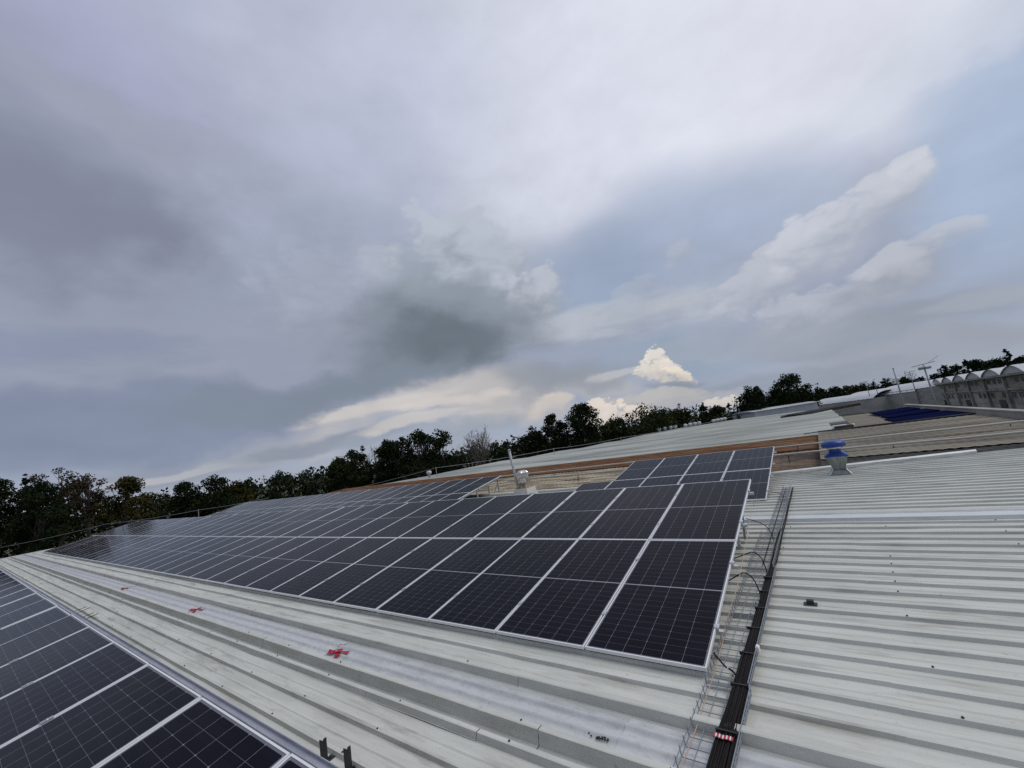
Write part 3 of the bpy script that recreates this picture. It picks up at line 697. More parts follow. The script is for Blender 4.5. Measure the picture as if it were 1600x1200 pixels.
# ------------------------------------------------------------------ small brackets on the roof
def hat(loc, rz, label):
    o = thing('omega_bracket', label, 'bracket', loc, (0, 0, rz)); o.scale = (.8, .8, .8); t = .004
    mb = MB(); w = .06
    mb.box(-.08, .08, -w/2-.015, w/2+.015, 0, t); mb.build('foot_plate', M['black'], o)
    mb = MB(); mb.box(-.042, .042, -w/2, w/2, t+.0002, .05); mb.build('hat_section', M['black'], o)
p = at_z(1267, 945, -2.256); hat((p.x, p.y, RZ+.012), 0, 'small black hat shaped bracket lying alone on the bare roof')
def fin(px, py, label, hgt=.17):
    p = at_z(px, py, -2.256); o = thing('upright_bracket', label, 'bracket', (p.x, p.y, RZ), (0, 0, .1), 'black upright brackets')
    mb = MB(); mb.prism([(-.024, -.003), (.024, -.003), (.024, .003), (-.024, .003)], 0, hgt); mb.prism([(.018, .0032), (.024, .0032), (.024, .03), (.018, .03)], 0, hgt+.012); mb.build('upright_plate', M['black'], o)
    mb = MB(); mb.box(-.03, .03, .0305, .09, .0, .006); mb.lathe([(.008, .006), (.008, .014)], 6, (0, .06, 0)); mb.build('base_plate', M['black'], o)
fin(505, 1194, 'upright black steel bracket by the panel corner, left of the pair')
fin(543, 1209, 'upright black steel bracket by the panel corner, right of the pair')
for (px, py, w) in ((122, 957, 'left pair of black strips lying across the first rib'), (133, 967, 'right pair of black strips lying across the first rib')):
    p = at_z(px, py, -2.21); o = thing('loose_bracket', w, 'bracket', (p.x, p.y, RZ+.05), (0, 0, .1), 'black strips by the lower left array')
    for dx in (-.14, .14):
        mb = MB(); mb.bar((dx, -.13, .004), (dx+.03, .16, .05), .03, .008); mb.build('strip', M['black'], o)

# ------------------------------------------------------------------ ventilators and pipe on the near roof
def P(px, py, z): return at_z(px, py, z)
bv = thing('blue_ventilator', 'blue mushroom capped roof ventilator on a tapered grey sheet duct', 'ventilator', (.09, 14.8, RZ)); bv.scale = (.54, .54, .60)
mb = MB()
def frus(mb, a0, a1, z0, z1, k=4, rot=math.pi/4):
    mb.lathe([(a0, z0), (a1, z1)], k) if False else None
    n = len(mb.v)
    for a, zz in ((a0, z0), (a1, z1)):
        for sx, sy in ((-1, -1), (1, -1), (1, 1), (-1, 1)): mb.v.append((sx*a, sy*a, zz))
    mb.f += [(n+3, n+2, n+1, n), (n+4, n+5, n+6, n+7)]+[(n+i, n+(i+1) % 4, n+4+(i+1) % 4, n+4+i) for i in range(4)]
    return mb
mb = frus(MB(), .30, .27, .24, .26); frus(mb, .25, .47, .262, .85); mb.build('duct', M['cowl_grey'], bv)
for sx, sy in ((-1, -1), (1, -1), (1, 1), (-1, 1)): MB().bar((sx*.46, sy*.40, .03), (sx*.28, sy*.28, .26), .07, .02).build('stand_leg', M['flash'], bv)
mb = frus(MB(), .40, .26, .05, .239); mb.build('curb', M['cowl_grey'], bv)
mb = frus(MB(), .505, .505, .85, .88); frus(mb, .50, .27, .882, 1.02); mb.lathe([(.26, 1.022), (.26, 1.13)], 24); mb.build('hood_base', M['blue_cowl'], bv)
mb = MB(); mb.lathe([(.27, 1.132), (.34, 1.2), (.36, 1.26), (.34, 1.3)], 28); mb.build('throat', M['spin'], bv, True)
mb = MB(); mb.lathe([(.30, 1.302), (.50, 1.28), (.53, 1.33), (.52, 1.42), (.45, 1.51), (.30, 1.565), (.05, 1.58)], 32); mb.build('mushroom_cap', M['blue_cowl'], bv, True)
tvp = Vector((-10.9, 14.95, RZ))
tv = thing('turbine_ventilator', 'silver turbine ventilator on a rusty base behind the panels', 'ventilator', tvp); tv.scale = (.68, .68, .72)
mb = frus(MB(), .55, .50, .02, .42); mb.build('curb', M['cap'], tv)
mb = frus(MB(), .42, .25, .422, .70); mb.build('rusty_base', M['rust'], tv)
mb = MB(); mb.lathe([(.24, .702), (.26, .72), (.26, .98), (.28, 1.0)], 24); mb.build('neck', M['spin'], tv, True)
mb = MB(); mb.lathe([(.28, 1.002), (.36, 1.06), (.40, 1.18), (.385, 1.32), (.30, 1.42), (.15, 1.47), (.03, 1.475)], 48, (0, 0, 0), lambda j, i: 1 if i in (0, 6) else (1.0 if j % 2 else .9)); mb.build('turbine_head', M['spin'], tv)
mb = MB(); mb.box(.3, .95, -.3, .05, .02, .14); mb.build('apron_flashing', M['flash'], tv)
pp = at_z(823, 765, -2.4); pt = at_d(805, 694, (pp-Vector((0, 0, CAMZ))).dot(FW))
vp = thing('vent_pipe', 'tall thin grey vent pipe leaning beside the turbine ventilator', 'pipe', (-11.25, 14.98, RZ))
lean = Vector((-.20, .0, 2.0))
mb = MB(); mb.tube([(0, 0, .02), lean], .058, 12); mb.build('pipe_shaft', M['pipe'], vp, True)
mb = MB(); mb.tube([lean*.985, lean*1.02], .07, 12); mb.build('pipe_collar', M['pipe'], vp, True)
mb = MB(); mb.lathe([(.13, 0), (.13, .03), (.075, .09)], 12); mb.build('pipe_boot', M['cap'], vp)

# ------------------------------------------------------------------ the older roofs beyond
def Z(h): return CAMZ+h
RIDGE = 31.3
def corr(mb, x0, x1, y0, z0, y1, z1, pitch, amp, axis='y'):
    """corrugated sheet sloping from y0 to y1, corrugations along y"""
    n = int((x1-x0)/pitch*4); k0 = len(mb.v)
    for i in range(n+1):
        x = x0+(x1-x0)*i/n; d = amp*math.cos(i*math.pi/2)
        mb.v += [(x, y0, z0+d), (x, y1, z1+d)]
    for i in range(n):
        a = k0+2*i; mb.f.append((a, a+2, a+3, a+1))
old = thing('old_workshop', 'old workshop with weathered brown fibre cement roof behind the panels', 'building')
zr0, zr1 = Z(-3.25), Z(-2.42)
nb = 5
ys = [16.9+(30.4-16.9)*i/nb for i in range(nb+1)]
for i in range(nb):
    za, zb = zr0+(zr1-zr0)*i/nb, zr0+(zr1-zr0)*(i+1)/nb
    mb = MB(); corr(mb, -52, -4.6, ys[i], za+.012, ys[i+1]+.1, zb+.006, .3, .012); mb.build('brown_roof_sheet', M['ac_brown'], old)
    mb = MB(); corr(mb, -4.6, -.42, ys[i], za+.012, ys[i+1]+.1, zb+.006, .3, .012); mb.build('dark_roof_sheet', M['ac_dark'], old)
mb = MB(); mb.slab([(-52, 28.4, Z(-2.49)), (-.42, 26.0, Z(-2.615)), (-.42, 31.3, Z(-2.34)), (-52, 31.3, Z(-2.34))], .06); mb.build('rusty_ridge_cap', M['ac_rust'], old)
mb = MB(); mb.prism([(-51.6, 17.0), (-.5, 17.0), (-.5, 31.2), (-51.6, 31.2)], .03, Z(-3.45)); mb.build('wall', M['wall'], old)
oldr = thing('grey_workshop', 'workshop with grey beige sheet roof to the right behind the blue ventilator', 'building')
gy = [(20.3, -2.50), (23.2, -2.36), (26, -2.27), (28.8, -2.23), (31.2, -2.24)]
for (ya, za), (yb, zb) in zip(gy[:-1], gy[1:]):
    mb = MB(); corr(mb, -.38, 9 if ya < 25 else 6.9, ya, Z(za)+.012, yb+.1, Z(zb)+.004, .3, .01); mb.build('roof_sheet', M['ac_grey'], oldr)
mb = MB(); corr(mb, -.38, 9, 15.6, Z(-2.66), 20.4, Z(-2.53), .22, .011); mb.build('dark_roof_sheet', M['ac_slate'], oldr)
gy = [(31.3, -2.2), (36, -2.24), (42, -2.3), (50, -2.36)]
for (ya, za), (yb, zb) in zip(gy[:-1], gy[1:]):
    mb = MB(); corr(mb, 1.4, 6.6, ya, Z(za)+.012, yb+.1, Z(zb)+.004, .5, .01); mb.build('roof_sheet', M['ac_grey'], oldr)
MB().slab([(-.38, 31.2, Z(-2.16)), (6.5, 31.2, Z(-2.16)), (6.5, 31.5, Z(-2.15)), (-.38, 31.5, Z(-2.15))], .05).build('ridge_strip', M['ac_slate'], oldr)
mb = MB(); mb.prism([(-.3, 19.9), (8.9, 19.9), (6.8, 26), (6.4, 31), (6.3, 49), (1.5, 49), (1.5, 31.1), (-.3, 31.1)], .03, Z(-3.3)); mb.build('wall', M['wall'], oldr)
wh = thing('pale_long_shed', 'long shed with pale whitish painted roof stretching to the trees', 'building')
far = [(-46, 31.35), (-41.2, 35.7), (-30.0, 61), (-27.4, 84), (-14, 88), (-3, 84), (1.35, 78), (1.35, 31.55)]
mb = MB(); zz = Z(-2.40)
edges = [31.35, 38, 46, 55, 65, 76, 88]
for i in range(len(edges)-1):           # sheet courses lapped over each other
    a, b = edges[i], edges[i+1]
    def xl_(y):
        for (p, q) in zip(far[:4], far[1:5]):
            if p[1] <= y <= q[1]: return p[0]+(q[0]-p[0])*(y-p[1])/(q[1]-p[1])
        return -14
    def xr_(y): return 1.35 if y < 78 else (1.35+(-3-1.35)*(y-78)/6 if y < 84 else -3-11*(y-84)/4)
    n = 6; pts = [(xl_(a+(b-a)*t/n), a+(b-a)*t/n) for t in range(n+1)]; ptr = [(xr_(a+(b-a)*t/n), a+(b-a)*t/n) for t in range(n+1)]
    hz = zz+.05*(i % 2)+.10*math.sin(i*1.3)
    mb2 = MB(); mb2.slab([(x, y, hz+.02*(y-a)) for x, y in ptr]+[(x, y, hz+.02*(y-a)) for x, y in pts[::-1]], .12); mb2.build('pale_roof_sheet', M['ac_white'], wh)
mb = MB(); mb.prism(far, .03, Z(-2.75)); mb.build('wall', M['wall'], wh)
# pale conduits along the old roofs
for (ppx, ppy, zc, xa, xb, lab) in ((1290, 691, -2.2, -46, 16, 'pale conduit line along the rusty ridge of the old roofs'), (1290, 704, -2.3, -17, 14, 'pale conduit line crossing the brown roof behind the blue ventilator')):
    y = at_z(ppx, ppy, zc).y; b0 = Vector((xa, y, Z(zc)))
    o = thing('conduit', lab, 'conduit', b0)
    MB().tube([(( xb-xa)*k/12, 0, .02*math.sin(k*2.1)) for k in range(13)], .04, 8).build('conduit_pipe', M['palepipe'], o, True)
    for k in range(9):
        MB().box((xb-xa)*(k+.5)/9-.015, (xb-xa)*(k+.5)/9+.015, -.015, .015, -.4, -.045).build('conduit_foot', M['ac_dark'], o)  # feet added as supports under the conduit; none visible in the image
# blue sheets
bs = [((1357, 645), (1425, 634.5), (1447, 635.5), (1376, 648.5)), ((1374, 649.5), (1455, 636.5), (1480, 638.5), (1386, 652.5)), ((1381, 655), (1490, 639), (1546, 642), (1397, 658.5))]
for k, q in enumerate(bs):
    pts = [at_z(x, y, -2.13-.012*k) for x, y in q]
    tag(MB().slab(pts[::-1], .05).build('blue_roof_panel', M['blue_sheet']), ('deep blue sheet on the grey roof, smallest and farthest of three', 'deep blue sheet on the grey roof, middle of three', 'deep blue sheet on the grey roof, largest and nearest of three')[k], 'roof panel', 'deep blue sheets on the grey roof')
# roof hatch with an open lid
c = at_z(1319, 670, -2.3)
h = thing('roof_hatch', 'low dark roof hatch with white edges and raised lid on the grey roof', 'roof hatch', (c.x, c.y, Z(-2.30)), (0, 0, .05)); h.scale = (.62, .62, .7)
mb = MB(); mb.box(-.75, .75, -.6, .6, 0, .28); mb.build('hatch_box', M['ac_slate'], h)
mb = MB(); mb.box(.75, .87, -.64, .64, 0, .33); mb.box(-.95, -.76, -.3, .3, .0, .24); mb.build('white_edge', M['white'], h)
mb = MB(); mb.slab([(-1.0, .3, .46), (.5, .3, .46), (.5, 1.2, .62), (-1.0, 1.2, .62)], .06); mb.box(-.9, -.84, .5, .56, .28, .44); mb.box(.34, .4, .5, .56, .28, .44); mb.build('hatch_lid', M['black'], h)
mb = MB(); mb.slab([(-3.4, -.5, .02), (-.8, -.62, .1), (-.8, -.5, .1), (-3.4, -.3, .02)], .05); mb.build('blue_trim', M['blue_sheet'], h)
# parapet wall at the right edge of the grey roof
a, b = at_z(1660, 642, -1.9), at_z(1418, 631.5, -1.95)
par = thing('parapet_wall', 'stained concrete parapet wall along the right edge of the grey roof', 'parapet', (0, 0, 0))
dirn = (b-a).normalized(); nrm = Vector((-dirn.y, dirn.x, 0))*-.25
mb = MB(); mb.prism([(a.x, a.y), (b.x, b.y), (b.x-nrm.x, b.y-nrm.y), (a.x-nrm.x, a.y-nrm.y)], .03, Z(-1.98)); mb.build('parapet_body', M['conc'], par)
mb = MB(); e = nrm*.12; mb.prism([(a.x+e.x, a.y+e.y), (b.x+e.x, b.y+e.y), (b.x-nrm.x-e.x, b.y-nrm.y-e.y), (a.x-nrm.x-e.x, a.y-nrm.y-e.y)], Z(-1.979), Z(-1.92)); mb.build('parapet_coping', M['conc'], par)

# poles
def pole(pb, pt, zb, label, name='light_pole', cat='pole'):
    b = at_z(*pb, zb); dep = (b-Vector((0, 0, CAMZ))).dot(FW); t = at_d(*pt, dep)
    o = thing(name, label, cat, (b.x, b.y, Z(-2.4))); b = Vector((b.x, b.y, Z(-2.4))); v = t-b
    v = Vector((0, 0, v.z))+Vector((v.x, v.y, 0))*.35
    MB().tube([(0, 0, 0), v], [.075, .05], 10).build('mast', M['pole'], o, True)
    return o, v
o, v = pole((1413, 633), (1394.5, 577), -2.2, 'plain tall grey mast at the edge of the grey roof')
MB().tube([v, v*1.03], .065, 8).build('mast_cap', M['pole'], o)
o, v = pole((1463, 632), (1440, 570), -2.2, 'mast with twin floodlights and a crossbar behind the parapet', 'floodlight_mast')
MB().bar(v+Vector((-.75, -.3, -.05)), v+Vector((.75, .3, .12)), .05, .05).build('crossbar', M['pole'], o)
for s in (-1, 1):
    mb = MB(); mb.box(-.17, .17, -.09, .09, -.1, .1); f = mb.build('floodlight', M['pole'], o, False, v+Vector((.2*s, -.1, -.26))); f.rotation_euler = (.5, 0, .3*s)
MB().bar(v+Vector((.3, 0, .1)), v+Vector((1.0, .25, .5)), .025).build('antenna_rod', M['pole'], o)
o, v = pole((1429, 606), (1420, 580), -1.55, 'antenna mast with small crossed arms near the vaulted hall', 'antenna_mast', 'antenna')
for k, (dx, dz) in enumerate(((.8, -.1), (.6, -.5))): MB().bar(v+Vector((-dx, -.1, dz-.15)), v+Vector((dx, .1, dz)), .09).build('antenna_arm', M['pole'], o)
MB().bar(v+Vector((-.75, 0, -.6)), v+Vector((-.6, 0, .2)), .08).build('antenna_arm', M['pole'], o)
for px, py, yt, lab in ((1358, 613, 596, 'short thin post in front of the wide white vault'), (1371, 611, 593, 'thin lamp post with a small arm beside the wide white vault')):
    o, v = pole((px, py+3), (px-5, yt), -1.9, lab, 'thin_post', 'post'); MB().bar(v+Vector((-.3, 0, 0)), v+Vector((.5, 0, .1)), .07).build('post_arm', M['pole'], o)

# row of small ventilators on the pale roof ridge
tur = MB(); tur.lathe([(.16, 0), (.16, .42), (.2, .44), (.34, .55), (.40, .72), (.36, .88), (.22, .98), (.03, 1.0)], 14)
tme = tur.mesh('ridge_ventilator', M['vault'], True)
vx = [(1031, 675.5), (1040, 674), (1049, 672.5), (1056, 671.2), (1072, 669.5), (1079.5, 668), (1087, 666.8), (1093.5, 665.7), (1116, 662.5), (1122, 661.3), (1128, 660.2), (1133.5, 659.2)]
for i, (x, y) in enumerate(vx):
    c = at_d(x, y, 80); o = link('ridge_ventilator', tme, None, (c.x, c.y, c.z-.2)); s = 1.0; o.scale = (s, s, s*1.1)
    tag(o, f'small white roof ventilator, {ORD[i % 4+1]} from the left in the {("left", "middle", "right")[i//4]} group', 'ventilator', 'small white ventilators on the pale roof')
c = at_d(671, 744, 46); o = link('ridge_ventilator', tme, None, (c.x, c.y, c.z-.15)); o.scale = (.75, .75, .75); tag(o, 'single small white ventilator on the roof corner left of the bare tree', 'ventilator')
# white boxy shed and dark monitor on the pale roof
c0, c1 = at_d(1180.5, 653, 86), at_d(1281, 646, 86)
sh = thing('white_shed', 'low white walled shed in front of the dark trees', 'building', (c0.x, c0.y, 0)); dv = c1-c0; ang = math.atan2(dv.y, dv.x); ln = math.hypot(dv.x, dv.y); sh.rotation_euler = (0, 0, ang)
mb = MB(); mb.box(0, ln, 0, 9, .03, c0.z+1.25); mb.build('wall', M['whitewall'], sh)
mb = MB(); n = 10
pr = [(9.4*i/n-.2, c0.z+1.26+.4*math.sin(math.pi*i/n)) for i in range(n+1)]
for i in range(n): mb.quad((-.3, pr[i][0], pr[i][1]), (ln+.3, pr[i][0], pr[i][1]), (ln+.3, pr[i+1][0], pr[i+1][1]), (-.3, pr[i+1][0], pr[i+1][1]))
mb.f.append(tuple(range(len(mb.v), len(mb.v)+n+1))); mb.v += [(-.3, y, z) for y, z in pr]
mb.f.append(tuple(range(len(mb.v), len(mb.v)+n+1))); mb.v += [(ln+.3, y, z) for y, z in pr[::-1]]
mb.build('roof', M['vault'], sh)
a, b = at_z(1253, 648.5, -2.3), at_z(1345, 631.5, -2.3); dv = b-a
mo = thing('roof_monitor', 'long low dark grey monitor strip on the far pale roof', 'roof monitor', (a.x, a.y, Z(-2.45)), (0, 0, math.atan2(dv.y, dv.x))); ln = math.hypot(dv.x, dv.y)
mb = MB(); mb.box(0, ln, 0, 3, 0, .3); mb.build('monitor_side', M['ac_slate'], mo)
mb = MB(); mb.slab([(-.1, -.02, .34), (ln, -.02, .34), (ln, 3.1, .42), (-.1, 3.1, .42)], .035); mb.build('monitor_roof', M['ac_slate'], mo)

# ------------------------------------------------------------------ vaulted hall on the right
FXX = 31.0; slope = -.0103
hall = thing('vaulted_hall', 'long two storey concrete hall roofed with a row of white barrel vaults', 'building', (FXX, 116.25, 0), (slope, 0, 0))
def arc(w, rise, n=14):
    R = (w*w/4+rise*rise)/(2*rise); a = math.asin(w/2/R)
    return [(R*math.sin(-a+2*a*i/n), R*math.cos(-a+2*a*i/n)-R+rise) for i in range(n+1)]
def vault(mb, me, x0, x1, yc, w, rise, z, ribs=True):
    pr = arc(w, rise); n = len(pr)
    xs = [x0]; x = x0
    while x < x1-.1: x = min(x+.9, x1); xs.append(x)
    k0 = len(mb.v)
    for i, x in enumerate(xs):
        h = .07 if i % 2 else 0
        for (y, zz) in pr: mb.v.append((x, yc+y*(1+h*.02), z+zz+h))
    for i in range(len(xs)-1):
        for j in range(n-1):
            a = k0+i*n+j; mb.f.append((a, a+n, a+n+1, a+1))
    me.poly([(x0+.3, yc+y, z+zz-.05) for y, zz in pr])
EZ = CAMZ-1.5; bw = 12.4
yst = -40.
mbw = MB(); mbw.box(0, 44, yst, 78, -1, EZ-.55); mbw.build('wall', M['conc_d'], hall)
mbw = MB(); mbw.box(-.9, .4, yst, 78, EZ-.549, EZ-.12); mbw.build('eave_beam', M['conc'], hall)
mbw = MB(); mbw.box(-.35, -.002, yst, 78, EZ-3.4, EZ-3.0); mbw.build('floor_band', M['conc'], hall)
k = 0; y = yst
vy = [(-41+bw*i) for i in range(10)]
for i, yc in enumerate(vy):
    mb, me = MB(), MB(); vault(mb, me, -.6, 43, yc+bw/2+1.6, bw-.5, 1.45, EZ-.12)
    mb.build('barrel_vault', M['vault'], hall); me.build('vault_end', M['vault_end'], hall)
    # bay below: pilaster, infill panels, windows on two floors
    yb = yc+1.6
    MB().box(-.5, -.003, yb-.4, yb+.4, 0, EZ-.55).build('pilaster', M['conc'], hall)
    for fl_, (z0, z1) in enumerate(((EZ-2.9, EZ-.6), (EZ-6.2, EZ-3.5))):
        MB().box(-.06, -.004, yb+.5, yb+bw-.5, z0, z1).build('infill_panel', M['conc_b'] if (i+fl_) % 2 else M['conc'] if i % 3 == 0 else M['conc_d'], hall)
        for q, (u, wv) in enumerate(((1.6, 2.6), (5.4, 2.2), (8.9, 2.4))):
            if (i*3+q+fl_*2) % 4 == 3: continue
            zt = z1-.35; zb = zt-(.95 if fl_ == 0 else 1.1)
            f = MB(); f.box(-.12, -.07, yb+u, yb+u+wv, zb-.08, zb); f.box(-.12, -.07, yb+u, yb+u+wv, zt, zt+.08)
            nn = 4
            for s in range(nn+1): yy = yb+u+(wv-.07)*s/nn; f.box(-.12, -.07, yy, yy+.07, zb, zt)
            fo = f.build('window_frame', M['conc'], hall)
            MB().box(-.085, -.075, yb+u+.02, yb+u+wv-.02, zb, zt).build('pane', M['wglass'], fo)
    if i % 2 == 0:
        MB().box(-.14, -.07, yb+3.4, yb+7.2, EZ-7.3, EZ-5.4).build('dark_opening', M['black'], hall)
# more vaulted roofs farther off
def farvault(pl, pr_, apex, dep, label):
    a, b = at_d(*pl, dep), at_d(*pr_, dep); t = at_d(*apex, dep); w = (b-a).length; zc = min(a.z, b.z)
    o = thing('far_vaulted_shed', label, 'building', ((a.x+b.x)/2, (a.y+b.y)/2, 0), (0, 0, math.atan2((b-a).y, (b-a).x)-math.pi/2), None)
    mid = (a.z+b.z)/2; mb, me = MB(), MB(); vault(mb, me, 0, 0, 0, w, 1, 0) if False else None
    rise = max(1.2, t.z-mid+.6); zc = mid-.5
    p = arc(w, rise); n = len(p); mb = MB()
    for x in (-1, 0):
        for (y, z_) in p: pass
    mb, me = MB(), MB(); vault(mb, me, -.3, 30, 0, w, rise, zc); 
    mb.build('barrel_vault', M['vault'], o); me.build('vault_end', M['vault'], o)
    MB().box(0, 30, -w/2+.2, w/2-.2, 0, zc+.02).build('wall', M['conc_d'], o)
farvault((1371, 614), (1429, 604), (1410, 601), 150, 'wide white barrel vaulted shed beside the antenna mast')
farvault((1318, 624), (1371, 615), (1349, 612), 165, 'second white barrel vaulted shed, in the middle of the three far vaults')
farvault((1270, 632), (1311, 626), (1292, 623), 175, 'smallest white barrel vaulted shed, leftmost of the far vaults')

# ------------------------------------------------------------------ safety line along the roof edges
def line_(pts, label, name='safety_line'):
    o = thing(name, label, 'cable', pts[0]); b0 = Vector(pts[0]); out = []
    for a, b in zip(pts[:-1], pts[1:]):
        a, b = Vector(a), Vector(b)
        for k in range(8):
            t = k/8; q = a.lerp(b, t); q.z -= .25*4*t*(1-t)*min(1, (b-a).length/25); out.append(q-b0)
    out.append(Vector(pts[-1])-b0)
    MB().tube(out, .016, 5).build('wire', M['pole'], o); return o
la = [at_d(-60, 866, 44), at_d(165, 819, 42), at_d(310, 797, 41), at_d(420, 778, 41)]
line_(la, 'dark wire strung past the left end of the roof')
lb = [at_d(480, 779, 48), at_d(681, 731, 47), at_d(865, 701, 52), at_d(970, 684, 62), at_d(1150, 650, 78)]
line_(lb, 'dark wire strung along the far edge of the pale roof')
for q, lab in ((lb[1], 'thin post carrying the wire left of the vent pipe'), (lb[2], 'thin post carrying the wire right of the vent pipe'), (lb[3], 'thin post carrying the wire below the round crowned tree'), (lb[4], 'thin post carrying the wire left of the white shed'), (la[2], 'thin post carrying the wire by the stepped panel edge')):
    o = thing('wire_post', lab, 'post', (q.x, q.y, q.z-1.6)); MB().tube([(0, 0, 0), (0, 0, 1.6)], .035, 6).build('post_shaft', M['pole'], o); MB().box(-.06, .06, -.03, .03, 1.601, 1.66).build('post_clip', M['pole'], o)

# ------------------------------------------------------------------ trees
exec_trees = True
def leaf_cloud(centres, radii, count, size, flat=.8, keep=None):
    """many small leaf faces spread through clump volumes"""
    n = len(centres); w = radii**2; w = w/w.sum(); idx = RNG.choice(n, count, p=w)
    d = RNG.normal(size=(count, 3)); d /= np.linalg.norm(d, axis=1)[:, None]; r = RNG.random(count)**.45
    p = centres[idx]+d*(radii[idx]*r)[:, None]*np.array([1, 1, flat])
    u = RNG.normal(size=(count, 3)); u /= np.linalg.norm(u, axis=1)[:, None]
    t = RNG.normal(size=(count, 3)); t -= u*(t*u).sum(1)[:, None]; t /= np.linalg.norm(t, axis=1)[:, None]
    s = size*RNG.uniform(.55, 1.25, count)[:, None]
    a = p-u*s*.5; b = p+t*s*.32; c = p+u*s*.5; e = p-t*s*.32
    v = np.stack([a, b, c, e], 1).reshape(-1, 3); return v
def mesh_quads(name, v, mt):
    me = bpy.data.meshes.new(name); nq = len(v)//4
    me.vertices.add(len(v)); me.vertices.foreach_set('co', v.ravel().astype(np.float32))
    me.loops.add(nq*4); me.loops.foreach_set('vertex_index', np.arange(nq*4, dtype=np.int32))
    me.polygons.add(nq); me.polygons.foreach_set('loop_start', np.arange(0, nq*4, 4, dtype=np.int32)); me.polygons.foreach_set('loop_total', np.full(nq, 4, dtype=np.int32))
    me.update(); me.validate(); me.materials.append(mt); return me
KINDS = {  # crown: (vertical start, clump count, clump radius, elongation), leaves density, gap, material
    'round':  dict(start=.10, n=64, cr=.24, dens=3.6, leaf='leaf_dark', bark='bark'),
    'bushy':  dict(start=.05, n=60, cr=.23, dens=3.3, leaf='leaf_mid', bark='bark'),
    'olive':  dict(start=.25, n=60, cr=.19, dens=2.4, leaf='leaf_olive', bark='bark'),
    'airy':   dict(start=.3, n=60, cr=.14, dens=.75, leaf='leaf_brown', bark='bark'),
    'euc':    dict(start=.2, span=3.6, n=46, cr=.20, dens=1.7, leaf='leaf_dark', bark='bark_p'),
    'fareuc': dict(start=.2, span=3.2, n=36, cr=.2, dens=1.9, leaf='leaf_hazed', bark='bark'),
    'cone':   dict(start=.06, span=4.5, n=70, cr=.22, dens=3.2, leaf='leaf_dark', bark='bark'),
    'bare':   dict(start=.45, n=60, cr=.1, dens=.0, leaf='twig', bark='bark_p'),
}
